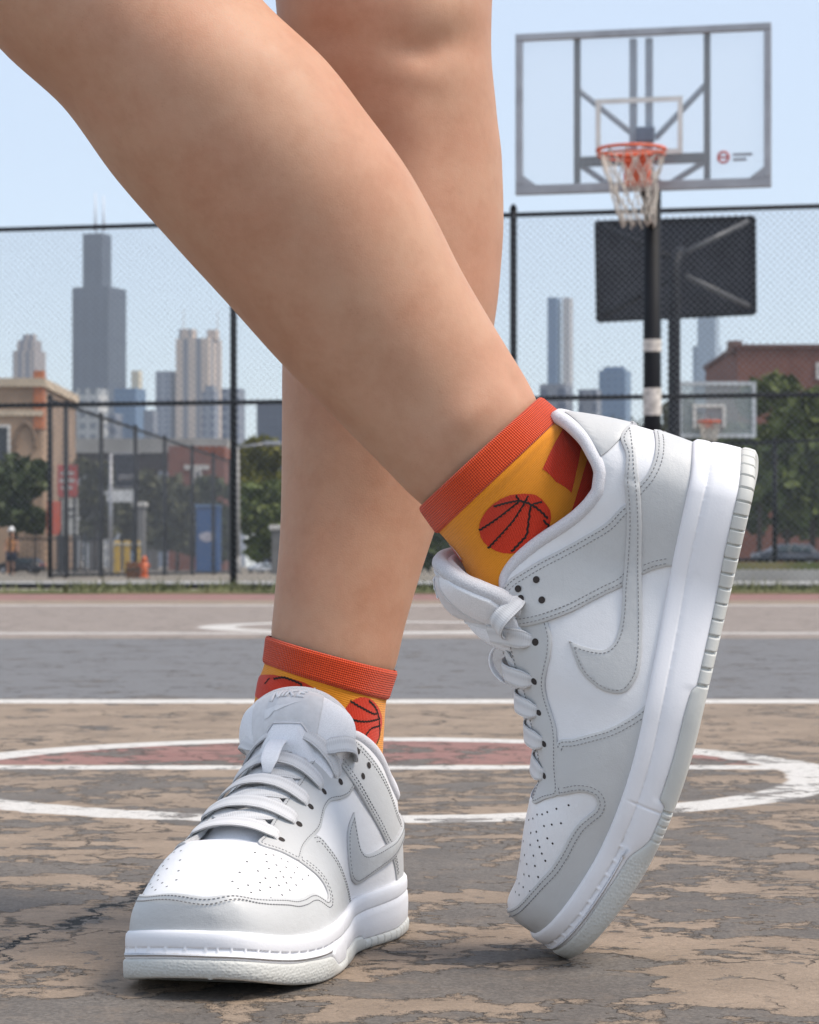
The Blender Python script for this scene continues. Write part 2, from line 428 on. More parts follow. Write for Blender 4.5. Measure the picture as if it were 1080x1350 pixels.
class Shoe:
    def __init__(s, root, side, beta): s.root, s.side, s.beta = root, side, beta
    def P(s, uv, off=0.0):
        uv = np.asarray(uv, float); p = upper(uv[:, 0], uv[:, 1], s.side)
        off = np.asarray(off, float)
        if np.any(off != 0): p = p + upper_n(uv[:, 0], uv[:, 1], s.side)*(off[:, None] if off.ndim else off)
        return p
    def N(s, uv): uv = np.asarray(uv, float); return upper_n(uv[:, 0], uv[:, 1], s.side)
    def bd(s, p): return bend(np.asarray(p, float), s.beta)

    def panel(s, name, uv, t, mat, parent=None, edge=True, rows=(), srange=None, bottom=.0012, step=.0030, holes=None):
        """a leather panel of its own thickness lying on the upper; rows = insets of its seams"""
        B = smooth_poly(uv); area = .5*np.sum(B[:, 0]*np.roll(B[:, 1], -1) - np.roll(B[:, 0], -1)*B[:, 1])
        if area < 0: B = B[::-1]
        G = grid_pts(step); lo, hi = B.min(0), B.max(0)
        G = G[(G >= lo).all(1) & (G <= hi).all(1)]; G = G[inside(G, B)]; G = G[seg_dist(G, B) > step*.45]
        if len(G):
            pg, pb = s.P(from_d(G)), s.P(from_d(B)); G = G[np.array([np.min(((pb - q)**2).sum(1)) for q in pg]) > .0011**2]
        nb = len(B)
        vs, es, fs, *_ = geometry.delaunay_2d_cdt([Vector(q) for q in np.concatenate([B, G])*100], [(i, (i+1) % nb) for i in range(nb)], [], 1, 1e-5)
        V = np.array([tuple(q) for q in vs])/100; UV = from_d(V); Buv = from_d(B)
        th = (lambda q: np.full(len(q), t)) if np.isscalar(t) else (lambda q: t(q[:, 0], q[:, 1]))
        bp = s.P(Buv); T = np.roll(bp, -1, 0) - np.roll(bp, 1, 0); T /= np.maximum(np.linalg.norm(T, axis=1, keepdims=True), 1e-9)
        n = s.N(Buv); inw = np.cross(n, T); inw /= np.maximum(np.linalg.norm(inw, axis=1, keepdims=True), 1e-9)
        # which way is in: compare with the flat outline
        c = from_d(B + np.stack([-(np.roll(B, -1, 0)-np.roll(B, 1, 0))[:, 1], (np.roll(B, -1, 0)-np.roll(B, 1, 0))[:, 0]], 1)*.2)
        flip = np.median(((s.P(c) - bp)*inw).sum(1)) < 0
        if flip: inw = -inw
        free = (np.abs(Buv[:, 1]) < .992) & (Buv[:, 0] < .993) & (Buv[:, 0] > .006)
        top = s.P(UV, th(UV))
        # boundary vertices of the triangulation: pull in for the rounded edge
        key = {tuple(np.round(q*1e5).astype(int)): i for i, q in enumerate(B)}
        bi = np.full(len(V), -1)
        for k, q in enumerate(V):
            r = np.round(q*1e5).astype(int)
            for dx in (0, -1, 1):
                for dy in (0, -1, 1):
                    if (r[0]+dx, r[1]+dy) in key: bi[k] = key[(r[0]+dx, r[1]+dy)]; break
                if bi[k] >= 0: break
        m = bi >= 0
        top[m] += inw[bi[m]]*(.00045*free[bi[m]])[:, None]
        verts = list(top); faces = []; midx = []; NV = s.N(UV)
        fa = np.array([tuple(f) for f in fs]); nn_ = np.cross(top[fa[:, 1]]-top[fa[:, 0]], top[fa[:, 2]]-top[fa[:, 0]])
        rev = (nn_*NV[fa[:, 0]]).sum(1) < 0; fa[rev] = fa[rev][:, ::-1]
        faces = [tuple(f) for f in fa.tolist()]; midx = [0]*len(faces)
        if edge:
            inv = {bi[k]: k for k in range(len(V)) if bi[k] >= 0}
            tb = th(Buv)
            r1 = bp + n*(tb - .00032)[:, None]; r2 = bp - n*bottom
            o1 = len(verts); verts += list(r1); o2 = len(verts); verts += list(r1 - n*.00005); o3 = len(verts); verts += list(r2)
            for i in range(nb):
                j = (i+1) % nb
                if not (free[i] and free[j]) or i not in inv or j not in inv: continue
                q = [(inv[i], inv[j], o1+j, o1+i), (o2+i, o2+j, o3+j, o3+i)]
                for w, f in enumerate(q):
                    P4 = [verts[k] for k in f]; nn = np.cross(P4[1]-P4[0], P4[2]-P4[0])
                    ref = n[i] if w == 0 else -inw[i]
                    faces.append(f if nn @ ref > 0 else f[::-1]); midx.append(w)
        o = mesh(name, s.bd(verts), faces, None, parent or s.root, True, [mat, M_EDGE], midx)
        if rows:
            mb = MB()
            for ins in rows:
                s.stitch(mb, Buv, bp, n, inw, th(Buv), ins, free, srange)
            if mb.v:
                mb.v = [tuple(q) for q in s.bd(mb.v)]
                mb.build('stitching', M_THREAD, o)
        return o
    def stitch(s, mb, Buv, bp, n, inw, t, ins, free, ok=None, pitch=.0021, ln=.00125, w=.00042):
        nb = len(bp)
        # smooth the inward direction round corners
        iw = inw.copy()
        for _ in range(3): iw = (np.roll(iw, 1, 0) + iw + np.roll(iw, -1, 0)); iw /= np.maximum(np.linalg.norm(iw, axis=1, keepdims=True), 1e-9)
        C = bp + iw*ins; valid = free.copy()
        if ok is not None: valid &= ok(Buv[:, 0], Buv[:, 1])
        # drop points that have come closer to the edge than the seam (tight corners)
        for i in range(nb):
            if valid[i] and np.min(np.linalg.norm(bp - C[i], axis=1)) < ins*.86: valid[i] = False
        tn = n*(t + .00008)[:, None]
        i = 0
        order = list(range(nb)); 
        start = next((k for k in range(nb) if not valid[k]), 0); order = order[start:] + order[:start]; runs = []; cur = []
        for k in order:
            if valid[k] and (not cur or np.linalg.norm(C[k]-C[cur[-1]]) < .005): cur.append(k)
            else:
                if len(cur) > 3: runs.append(cur)
                cur = [k] if valid[k] else []
        if len(cur) > 3: runs.append(cur)
        for r in runs:
            Q = C[r]; dq = np.r_[0, np.cumsum(np.linalg.norm(np.diff(Q, axis=0), axis=1))]
            for _ in range(1):
                ks = np.arange(pitch*.5, dq[-1], pitch)
            pos = np.stack([np.interp(ks, dq, (Q + tn[r])[:, j]) for j in range(3)], 1); a_ = np.stack([np.interp(ks-.0004, dq, Q[:, j]) for j in range(3)], 1); b_ = np.stack([np.interp(ks+.0004, dq, Q[:, j]) for j in range(3)], 1)
            nr_ = np.stack([np.interp(ks, dq, n[r][:, j]) for j in range(3)], 1)
            for c, a2, b2, nn in zip(pos, a_, b_, nr_):
                d = b2 - a2; d /= max(np.linalg.norm(d), 1e-9); nn = nn/np.linalg.norm(nn); x = np.cross(d, nn)
                s._one(mb, c, d, x, nn, ln, w)
    def _one(s, mb, c, d, x, nn, ln, w):
            v = []
            for zz, k in ((-.0003, 1.0), (.00012, .9), (.00024, .5)):
                for sx, sy in ((-1, -1), (1, -1), (1, 1), (-1, 1)):
                    v.append(c + d*sx*ln/2*k + x*sy*w/2*(k if k < 1 else 1) + nn*zz)
            mb.add(v, [(0, 1, 5, 4), (1, 2, 6, 5), (2, 3, 7, 6), (3, 0, 4, 7), (4, 5, 9, 8), (5, 6, 10, 9), (6, 7, 11, 10), (7, 4, 8, 11), (8, 9, 10, 11)])
    def discs(s, name, uvs, r, off, mat, parent, n=12):
        mb = MB()
        for (u, v), o in zip(uvs, off if hasattr(off, '__len__') else [off]*len(uvs)):
            q = np.array([[u, v]]); c = s.P(q, o)[0]; nn = s.N(q)[0]; a = np.cross(nn, [0, 0, 1.]); a /= np.linalg.norm(a); b = np.cross(nn, a)
            ring = [c + (a*math.cos(k*2*math.pi/n) + b*math.sin(k*2*math.pi/n))*r for k in range(n)]
            ring2 = [c + (a*math.cos(k*2*math.pi/n) + b*math.sin(k*2*math.pi/n))*r*.72 - nn*.00004 for k in range(n)]
            V = s.bd(ring + ring2)
            mb.add(V, [(k, (k+1) % n, n+(k+1) % n, n+k) for k in range(n)] + [tuple(range(n, 2*n))])
        return mb.build(name, mat, parent, True)

def mir(uv): return [(u, -v) for u, v in uv][::-1]

COLLAR = [(.975, -.715), (.9231, -.7525), (.8832, -.7825), (.8504, -.8025), (.8219, -.82), (.8062, -.825), (.7777, -.8225), (.7535, -.805), (.725, -.7675), (.7022, -.72),
          (.6808, -.6575), (.6595, -.5825), (.6424, -.515), (.6253, -.445), (.6124, -.395)]
STRAP = [(.6096, -.405), (.6196, -.4575), (.631, -.5225), (.6495, -.61), (.6723, -.7025), (.6979, -.7775), (.725, -.835), (.7600, -.875), (.7700, -.8950), (.7580, -.905), (.7022, -.909), (.665, -.9065),
         (.6475, -.882), (.6305, -.825), (.6153, -.765), (.601, -.6975), (.5882, -.6175), (.5790, -.545), (.5705, -.4525), (.5675, -.40), (.5690, -.3525), (.5797, -.3325), (.5925, -.35), (.6053, -.385)]
LOGO = [(.9080, -.8550), (.8620, -.8690), (.8148, -.8725), (.7791, -.88), (.7392, -.886), (.7008, -.8875), (.668, -.885), (.6452, -.88), (.6238, -.8765), (.6053, -.87), (.5911, -.86), (.5811, -.845),
        (.5725, -.815), (.5697, -.775), (.5692, -.725), (.5705, -.672), (.5620, -.680), (.5512, -.69), (.5412, -.7125), (.5341, -.75), (.5298, -.7975), (.5298, -.85), (.5341, -.89), (.544, -.918),
        (.5583, -.936), (.5754, -.9395), (.5939, -.937), (.621, -.9335), (.6538, -.9295), (.6936, -.925), (.7464, -.9175), (.7991, -.9075), (.8361, -.896), (.885, -.888), (.9500, -.8790), (.985, -.876)]
HEEL = [(1.0, -.921), (1.0, -1), (.6865, -1), (.6885, -.988), (.6851, -.9775), (.678, -.9575), (.6666, -.930), (.6700, -.912), (.71, -.905), (.76, -.898), (.785, -.893), (.8091, -.9045), (.829, -.9150), (.8589, -.923), (.8931, -.9265), (.9345, -.926), (.97, -.9235)]
EYESTAY = [(.6050, -.47), (.5950, -.56), (.5868, -.585), (.5782, -.592), (.5668, -.59), (.5497, -.565), (.5312, -.5225), (.517, -.4925), (.4984, -.4775), (.4813, -.4945), (.4642, -.5195), (.4486, -.5225),
           (.4258, -.508), (.4058, -.507), (.3844, -.5275), (.378, -.525), (.3620, -.42), (.3430, -.31), (.3400, -.255), (.3480, -.232), (.38, -.225), (.42, -.225), (.46, -.22), (.50, -.222), (.535, -.24), (.56, -.275), (.58, -.31), (.6, -.38)]
TOE_IN = [(.378, -.53), (.3855, -.5975), (.3955, -.6775), (.4017, -.7525), (.4017, -.8125), (.3955, -.8375), (.3867, -.835), (.3755, -.805), (.358, -.7675), (.3367, -.7525), (.308, -.745), (.2793, -.720), (.2493, -.655), (.1960, -.540), (.1520, -.458), (.1144, -.368), (.0870, -.262), (.0725, -.135), (.0670, 0)]
TOE_TOP = [(.5450, -1), (.5240, -.9675), (.5027, -.893), (.487, -.818), (.4742, -.735), (.4600, -.635), (.4480, -.5300), (.425, -.49), (.395, -.488)]
TAB = [(1.0, -.722), (.943, -.752), (.8900, -.785), (.8450, -.816), (.8680, -.834), (.9080, -.8550), (.9500, -.8680), (1.0, -.876)]
EYES = [(.60, -.484), (.558, -.487), (.514, -.405), (.472, -.376), (.434, -.382), (.390, -.333)]
HOLES = [(.6096, -.4825), (.626, -.5825), (.6053, -.588)]
PERF = [(.3745, -.6425), (.3602, -.5575), (.3474, -.4875), (.3388, -.4425), (.346, -.6475), (.336, -.5775), (.326, -.5075), (.3089, -.4375), (.3132, -.5825), (.3118, -.6475), (.3004, -.49), (.2947, -.535), (.289, -.5825),
        (.2762, -.49), (.2833, -.6425), (.2648, -.5475), (.2548, -.415), (.2534, -.625), (.242, -.5), (.2206, -.5825), (.1892, -.4075), (.332, -.38), (.32, -.33), (.30, -.36), (.285, -.40), (.262, -.33), (.235, -.40), (.21, -.33), (.215, -.45), (.31, -.25), (.275, -.22), (.24, -.20), (.205, -.19), (.18, -.28)]

def ribbon(mb, pts, nrm, w=.0098, th=.0013, k=16, bd=None):
    P = np.asarray(pts, float); Nn = np.asarray(nrm, float)
    d = np.r_[0, np.cumsum(np.linalg.norm(np.diff(P, axis=0), axis=1))]; t = np.linspace(0, d[-1], max(8, int(d[-1]/.0016)))
    q = np.stack([pchip(d, P[:, i])(t) for i in range(3)], 1); m = np.stack([np.interp(t, d, Nn[:, i]) for i in range(3)], 1)
    if bd is not None: q2 = bd(q); m = bd(q + m/np.linalg.norm(m, axis=1, keepdims=True)*.001) - q2; q = q2
    e = np.minimum(t, d[-1]-t); wf = np.clip(.40 + e/.0075*.60, 0, 1)
    b = len(mb.v); mb.tube(q, th/2, k, ry=w/2*wf, normals=m)
    for i in range(len(t)):
        for j in range(k): mb.uvs.append((t[i], (j/k*2) % 1.0 if True else 0))

def sole(s):
    n = 1440; u, sg = sole_ring(n); x = u2x(u); zb = bottom_z(x); zf = feather_z(u)
    ho = tab([(0, .0088), (.03, .0098), (.055, .0112), (.075, .011), (.092, .0050), (.108, .0050), (.112, .0085), (.150, .0085), (.166, .0078), (.170, .0056), (.2, .0058), (.24, .0072), (.285, .0075)])(u)
    zo = zb + ho
    per = np.r_[0, np.cumsum(np.hypot(np.diff(x), np.diff(sg*sole_w(u))))]
    dash = np.clip(np.abs(((per/.0085) % 1) - .5)*14 - .9, 0, 1)         # 0 in the gap, 1 along a dash of the sole seam
    dash = np.where(x < .085, dash, .50 + .18*dash)
    cut = np.exp(-((x - .105)/.0005)**2)
    z_of = lambda k: k
    prof = [(.0075, zf-.004), (.0043, zf+.0024), (.0033, zf+.0036), (.0018, zf+.0036), (.0007, zf+.0022), (.0004, zf-.0002), (.0004, zf-.0034), (.0006, zf-.0041),
            ((.0004+.0009*dash), zf-.0045), ((.0004+.0008*dash), zf-.0049), (.0003, zf-.0058), (0*x, zf-.0085), (-.0001, (zf+zo)/2-.002), (.0001, zo+.0012), (.0006, zo+.0003), (.0020, zo)]
    def ring(ins, z, wave=0): return sole_pt(u, sg, s.side, ins + wave, z)
    V = []
    for k, (ins, z) in enumerate(prof):
        V.append(s.bd(ring(ins + (cut*.0007 if k > 5 else 0), z)))
    nr = len(V); Fc = [(r*n+i, r*n+(i+1) % n, (r+1)*n+(i+1) % n, (r+1)*n+i) for r in range(nr-1) for i in range(n)]
    mid = mesh('midsole', np.concatenate(V), [f[::-1] for f in Fc], M_MID, s.root, True)
    # outsole with cut blocks along the heel half
    ph = (per/.0078) % 1; blk = ((x > .168) & (ph < .13)).astype(float); blk = np.maximum(blk, ((x > .106) & (x < .107))*1.0)
    blk = np.maximum(blk, (((per/.004) % 1 < .15) & (x > .088) & (x < .105))*.45)
    prof = [(.0019, zo+.0006), (-.0001, zo-.0002), (-.0006, zo-.0012), (-.0006, (zo+zb)/2), (-.0003, zb+.0014), (.0010, zb+.0003), (.003, zb), (.012, zb)]
    V = [s.bd(ring(np.minimum(ins, sole_w(u)*.95+.0003) + blk*(.0017 if 0 < k < 6 else 0), z + blk*(.002 if k > 4 else 0))) for k, (ins, z) in enumerate(prof)]
    nr = len(V); Fc = [(r*n+i, r*n+(i+1) % n, (r+1)*n+(i+1) % n, (r+1)*n+i) for r in range(nr-1) for i in range(n)]
    b = (nr-1)*n
    Fc += [(b+i, b+i+1, b+(n-i-1) % n, b+(n-i) % n) for i in range(1, n//2-1)]
    out = mesh('outsole', np.concatenate(V), [f[::-1] for f in Fc], M_OUT, s.root, True)
    # raised foxing step on the side walls
    return mid, out

TC = np.array([(.060, .0545), (.083, .0630), (.10, .0700), (.12, .0805), (.14, .0905), (.150, .0970), (.157, .1070), (.163, .1200), (.1695, .1320), (.179, .1415), (.189, .1480)])
_td = np.r_[0, np.cumsum(np.linalg.norm(np.diff(TC, axis=0), axis=1))]; _td /= _td[-1]
_tx, _tz = pchip(_td, TC[:, 0]), pchip(_td, TC[:, 1])
def upper_top(x, y, side):
    """height of the upper over a plan position, and how far round it lies"""
    vs = np.linspace(-.97, .97, 161); X = np.linspace(.05, .215, 120)
    G = upper(np.repeat(x2u(X)[:, None], 161, 1), np.repeat(vs[None], 120, 0), side)
    k = np.clip((x - .05)/.165*119, 0, 118.999); i = k.astype(int); f = k - i
    def col_(ii):
        out = np.empty(len(x)); vo = np.empty(len(x))
        for r in np.unique(ii):
            m = ii == r; out[m] = np.interp(y[m], G[r, :, 1], G[r, :, 2]); vo[m] = np.interp(y[m], G[r, :, 1], vs)
        return out, vo
    a, va = col_(i); b, vb = col_(i+1)
    lim = np.interp(x, X, np.abs(np.stack([[np.interp(q, vs, G[r, :, 1]) for q in (-.40, .40)] for r in range(120)]))[:, 0]) , np.interp(x, X, [np.interp(.40, vs, G[r, :, 1]) for r in range(120)])
    lo = np.interp(x, X, [np.interp(-.40, vs, G[r, :, 1]) for r in range(120)])
    mid = np.interp(x, X, [np.interp(0, vs, G[r, :, 1]) for r in range(120)])
    return a*(1-f) + b*f, va*(1-f) + vb*f, lo, lim[1], mid
def tongue_pt(sv, w, off=0.0, side=1, drop_=0.0):
    sv = np.asarray(sv, float); w = np.asarray(w, float); shp = np.broadcast(sv, w).shape; sv = np.broadcast_to(sv, shp).ravel(); w = np.broadcast_to(w, shp).ravel()
    ss = sv*(1 - .12*np.abs(w)**3*np.clip((sv-.6)/.4, 0, 1))
    e = 1e-3; tx = _tx(np.minimum(ss+e, 1)) - _tx(np.maximum(ss-e, 0)); tz = _tz(np.minimum(ss+e, 1)) - _tz(np.maximum(ss-e, 0)); L = np.hypot(tx, tz); tx, tz = tx/L, tz/L
    hw = np.interp(ss, [0, .3, .55, .72, .9, 1], [.016, .021, .024, .0260, .0315, .0315]); dr = np.interp(ss, [0, .3, .6, .75, 1], [.004, .006, .010, .0135, .0195])
    quilt = .0034*np.abs(np.sin(np.pi*np.clip((ss-.50)/.155, 0, 3.0)))**.6*np.clip((ss-.48)/.03, 0, 1)
    a = w*1.15; y = hw*np.sin(a)/np.sin(1.15); drop = dr*(1-np.cos(a))/(1-np.cos(1.15))
    o = off + quilt*(1 if np.ndim(off) or off >= 0 else 0)
    nx = -tz*np.cos(a*.8); nz = tx*np.cos(a*.8); ny = np.sin(a*.8)
    x = _tx(ss) + tz*drop; z = _tz(ss) - tx*drop
    mid = upper_top(x, y, side)[4]; y = y + mid*np.interp(ss, [0, .45, .75, 1], [1, 1, .3, 0])
    sl = np.clip((ss-.5)/.5, 0, 1); y = y - side*.004*sl*(drop_ > 0); z = z - drop_*sl; x = x - drop_*.35*sl
    low = (lambda q: q*q*(3-2*q))(np.clip((.97 - ss)/.30, 0, 1))
    _, _, lo, hi, _ = upper_top(x, y, side)
    y = y + (np.clip(y, lo, hi) - y)*low
    zt, vt, *_ = upper_top(x, y, side)
    tuck = np.clip((np.abs(vt) - .12)/.12, 0, 1)*low
    lim = zt - .0045
    z = np.where(z > lim, z + (lim - z)*tuck, z)
    return np.stack([x + nx*o, y + ny*o, z + nz*o], -1).reshape(shp + (3,))

def letters(word):
    """heavy slanted capitals as strokes on a unit-high line"""
    S = {'N': [((0, 0), (0, 1)), ((0, 1), (.62, 0)), ((.62, 0), (.62, 1))], 'I': [((0, 0), (0, 1))], 'K': [((0, 0), (0, 1)), ((.6, 1), (.05, .45)), ((.2, .55), (.65, 0))],
         'E': [((0, 0), (0, 1)), ((0, .06), (.55, .06)), ((0, .5), (.48, .5)), ((0, .94), (.55, .94))]}
    x = 0; out = []
    for ch in word:
        for a, b in S[ch]: out.append(((x+a[0]+.22*a[1], a[1]), (x+b[0]+.22*b[1], b[1])))
        x += {'I': .34}.get(ch, .98)
    return out, x - .3

def build_shoe(root, side, beta, td=0.0):
    s = Shoe(root, side, beta)
    tongue_p = lambda a, b, o=0.0: tongue_pt(a, b, o, side, td)
    # white upper: everything below the collar and outside the throat
    col_l = COLLAR[1:]
    throat = [(.598, -.40), (.575, -.345), (.555, -.30), (.53, -.265), (.49, -.245), (.43, -.248), (.38, -.248), (.352, -.235), (.338, -.14), (.335, 0)]
    left = [(1.0, -1), (1.0, -.722)] + col_l + throat
    base = [(.0, 0), (.0, -1), (.05, -1), (.1, -1), (.2, -1), (.3, -1), (.4, -1), (.5, -1), (.6, -1), (.7, -1), (.8, -1), (.9, -1)] + left + [(u, -v) for u, v in left[:-1]][::-1] + [(u, 1) for u in (.9, .8, .7, .6, .5, .4, .3, .2, .1, .05, .0)]
    up_ = s.panel('upper', base, .0002, M_WHITE, rows=(), bottom=.0015)
    for sg in (1, -1): s.discs('perforations', [(u, sg*v) for u, v in PERF], .00062, .00028, M_HOLE, up_, 8)
    # toe overlay
    toe = [(.0, -1)] + [(u, -1) for u in (.05, .1, .2, .3, .4, .5)] + TOE_TOP + TOE_IN
    toe = toe + [(u, -v) for u, v in toe[:-1]][::-1]
    s.panel('toe_overlay', toe, .0013, M_GREY, rows=(.0016, .0040), srange=lambda u, v: ~((u > .37) & (u < .46) & (np.abs(v) < .50)))
    for m in (lambda q: q, mir):
        s.panel('heel_overlay', m(HEEL), .0013, M_GREY, rows=(.0016, .0040), srange=lambda u, v: (np.abs(v) < .985) & ~((u > .66) & (u < .78) & (np.abs(v) < .925)))
        e = s.panel('eyestay', m(EYESTAY), .0014, M_GREY, rows=(.0017,))
        # second row along the throat edge
        s.discs('eyelets', m([(u, v - .010) for u, v in EYES[1:]]), .0019, .00152, M_HOLE, e, 14)
        st = s.panel('ankle_strap', m(STRAP), lambda u, v: .0014 + .0011*(1 - np.clip((u - .585)/.03, 0, 1)), M_GREY, rows=(.0016, .0040), srange=lambda u, v: ~((u > .665) & (np.abs(v) > .88)))
        s.discs('eyelets', m(HOLES + EYES[:1]), .0018, [.0022, .00175, .0021, .0025], M_HOLE, st, 14)
        s.panel('collar_tab', m(TAB), .0013, M_GREY, rows=(), step=.0025)
        s.panel('side_logo', m(LOGO), lambda u, v: .0013 + .0013*np.clip((u - .60)/.05, 0, 1)*np.clip((.80-u)/.02 + 1, .45, 1), M_GREY, rows=(.0017,))
    sole(s)
    # padded collar edge and lining
    cl = smooth_open(np.array([(.55, -.262), (.568, -.30), (.590, -.345)] + COLLAR[::-1]))
    ring = np.concatenate([cl, (cl*[1, -1])[::-1][1:]])
    mb = MB(); c = s.P(ring, -.0016); n = s.N(ring)
    upv = np.array([0, 0, 1.0]); c = c + upv*np.interp(np.abs(ring[:, 0]-.6), [0, .03, .1], [.0002, .001, .0016])[:, None]
    rr = np.interp(ring[:, 0], [.55, .60, .65], [.0020, .0027, .0035])
    mb.tube(s.bd(c), rr, 12)
    # inner wall: down from the edge into the shoe
    rows_ = []
    rear = ring[ring[:, 0] > .60]
    for k, (f, off) in enumerate(((0, -.0050), (.3, -.0075), (.65, -.0085), (1, -.0060))):
        q = rear.copy(); sgn = np.sign(q[:, 1]); q[:, 1] = sgn*(np.abs(q[:, 1])*(1-f) + .985*f); q[:, 0] = np.clip(q[:, 0], 0, .99)
        rows_.append(s.bd(s.P(q, off)))
    m = len(rear); b = len(mb.v); V = np.concatenate(rows_)
    mb.add(V, [(k*m+i, k*m+i+1, (k+1)*m+i+1, (k+1)*m+i) for k in range(3) for i in range(m-1)])
    mb.build('collar_lining', M_LINING, root, True)
    # tongue: padded sheet with bound edge
    S_, W_ = np.meshgrid(np.linspace(0, 1, 90), np.linspace(-1, 1, 41), indexing='ij')
    A = tongue_p(S_, W_, .0004); B2 = tongue_p(S_, W_*.99, -.0095)
    nS, nW = S_.shape; V = s.bd(np.concatenate([A.reshape(-1, 3), B2.reshape(-1, 3)])); k0 = nS*nW
    Fc = []
    for i in range(nS-1):
        for j in range(nW-1):
            a = i*nW+j; Fc.append((a, a+1, a+nW+1, a+nW)); Fc.append((k0+a, k0+a+nW, k0+a+nW+1, k0+a+1))
    for i in range(nS-1):
        for j in (0, nW-1): a = i*nW+j; Fc.append((a, a+nW, k0+a+nW, k0+a) if j == 0 else (a+nW, a, k0+a, k0+a+nW))
    for j in range(nW-1): a = (nS-1)*nW+j; Fc.append((a, a+1, k0+a+1, k0+a))
    tg = mesh('tongue', V, Fc, M_TONGUE, root, True)
    # bound edge: a soft welt over the top edge and down the sides
    ws = np.linspace(-1, 1, 61)
    path = np.concatenate([np.stack([np.linspace(.84, 1, 26), np.full(26, -1.0)], 1), np.stack([np.full(59, 1.0), ws[1:-1]], 1), np.stack([np.linspace(1, .84, 26), np.full(26, 1.0)], 1)])
    q = tongue_p(path[:, 0], path[:, 1], -.003); q2 = q.copy()
    for _ in range(4): q2[1:-1] = (q2[:-2] + q2[1:-1] + q2[2:])/3
    MB().tube(s.bd(q2), .0042, 12).build('tongue_binding', M_BIND, root, True)
    # woven tag with its mark
    def patch(s0, s1, w0, w1, off, nm, mat, par, ns=44, nw=48):
        a, b_ = np.meshgrid(np.linspace(s0, s1, ns), np.linspace(w0, w1, nw), indexing='ij'); A = tongue_p(a, b_, off); B_ = tongue_p(a, b_, off-.0009)
        V = s.bd(np.concatenate([A.reshape(-1, 3), B_.reshape(-1, 3)])); K = ns*nw; Fc = []
        for i in range(ns-1):
            for j in range(nw-1): t = i*nw+j; Fc.append((t, t+1, t+nw+1, t+nw))
        for i in range(ns-1):
            for j in (0, nw-1): t = i*nw+j; Fc.append((t, t+nw, K+t+nw, K+t))
        for j in range(nw-1):
            for i in (0, ns-1): t = i*nw+j; Fc.append((t, t+1, K+t+1, K+t))
        return mesh(nm, V, Fc, mat, par, True)
    tag_ = patch(.80, .985, -.40, .52, .0013, 'tongue_tag', M_TAGW, root)
    mb = MB(); st, wd = letters('NIKE')
    mp = lambda x, y: (.905 + .055*y, (.24 - .42*x/wd))                    # strokes to (s, w): the wearer's right is +w
    for a, b_ in st:
        k = np.linspace(0, 1, 6)[:, None]; L = np.array(a) + (np.array(b_)-np.array(a))*k
        sv, wv = mp(L[:, 0], L[:, 1]); q = tongue_p(sv, wv, .0019); mb.tube(s.bd(q), .00035, 6, ry=.0008, normals=s.bd(tongue_p(sv, wv, .004)) - s.bd(q))
    # sweep mark under the letters
    top = [(-.95, .50), (-.5, .12), (-.15, .02), (.3, .16), (1.0, .52)]; bot = [(1.0, .52), (.2, .0), (-.3, -.28), (-.75, -.26), (-1.0, .02), (-.95, .50)]
    outl = top + bot[1:-1]
    T_ = np.array(outl); xs = np.linspace(-.98, .98, 30)
    up1 = np.interp(xs, *np.array(sorted(top)).T); lo1 = np.interp(xs, *np.array(sorted(bot[:-1])).T)
    vv = []
    for y_ in (up1, lo1):
        vv.append(tongue_p(.862 + .058*y_, -.0 - xs*.26 + .06, .0017))
    mb.add(s.bd(np.concatenate(vv)), [(i, i+1, 31+i, 30+i) for i in range(29)])
    mb.build('tag_mark', M_MARK, tag_, True)
    # laces
    mb = MB(); mb.uvs = []
    def top_off(u):      # height of the tongue ridge above the upper's ridge line near each row
        return .0
    def side_pts(u, v, sgn):
        uv = np.array([[u, sgn*v]]); return uv
    def bar(uA, vA, uB, vB, arch, start=-.0012, end=-.0012, lift=.0028, du=0.0):
        """lace from one eyelet over the tongue to the other side"""
        ts = [0, .035, .09, .17, .27, .38, .5, .62, .73, .83, .91, .965, 1]; uv = []; off = []
        for t in ts:
            u = uA + (uB-uA)*t + du*math.sin(math.pi*t); v = vA + (vB-vA)*t; uv.append((u, v))
            o = lift + arch*math.sin(math.pi*t)**1.4
            if t == 0: o = start
            elif t == 1: o = end
            elif t in (.035, .965): o = lift*.75
            off.append(o)
        uv = np.array(uv); ribbon(mb, s.P(uv, np.array(off)), s.N(uv), bd=s.bd)
    arch = [.0095, .0046, .0036, .0028, .0022, .0014]
    for i, (u, v) in enumerate(EYES):
        if i == 0: continue
        bar(u, v, u, -v, arch[i], du=-.006 if i < 5 else -.002)
    # crossing strands below the bars: from each row's edge to the next row on the other side, first pair from the top holes
    for i in range(5):
        (ua, va), (ub, vb) = EYES[i], EYES[i+1]
        for sg in (1, -1):
            if i == 0:
                bar(ua, sg*va, ub-.004, -sg*.27, arch[0]*.8 + (.0012 if sg > 0 else 0), lift=.0042, end=.0005, du=-.004)
            else:
                bar(ua-.006, sg*.26, ub+.006, -sg*.25, arch[i]*.35 - (.0006 if sg > 0 else 0), lift=.0010, start=.0004, end=.0004, du=-.003)
    o = mesh('laces', mb.v, mb.f, M_LACE, root, True, uv=mb.uvs)
    # white loop sewn to the tongue that keeps the lace centred
    uv = np.array([(.535, 0), (.528, 0), (.515, 0), (.500, 0), (.488, 0), (.482, 0)]); offs = np.array([.0045, .0095, .0118, .0116, .0085, .0035])
    lb = MB(); lb.uvs = []; ribbon(lb, s.P(uv, offs), s.N(uv), w=.0095, th=.0012, bd=s.bd); lb.build('lace_loop', M_TONGUE, root, True)

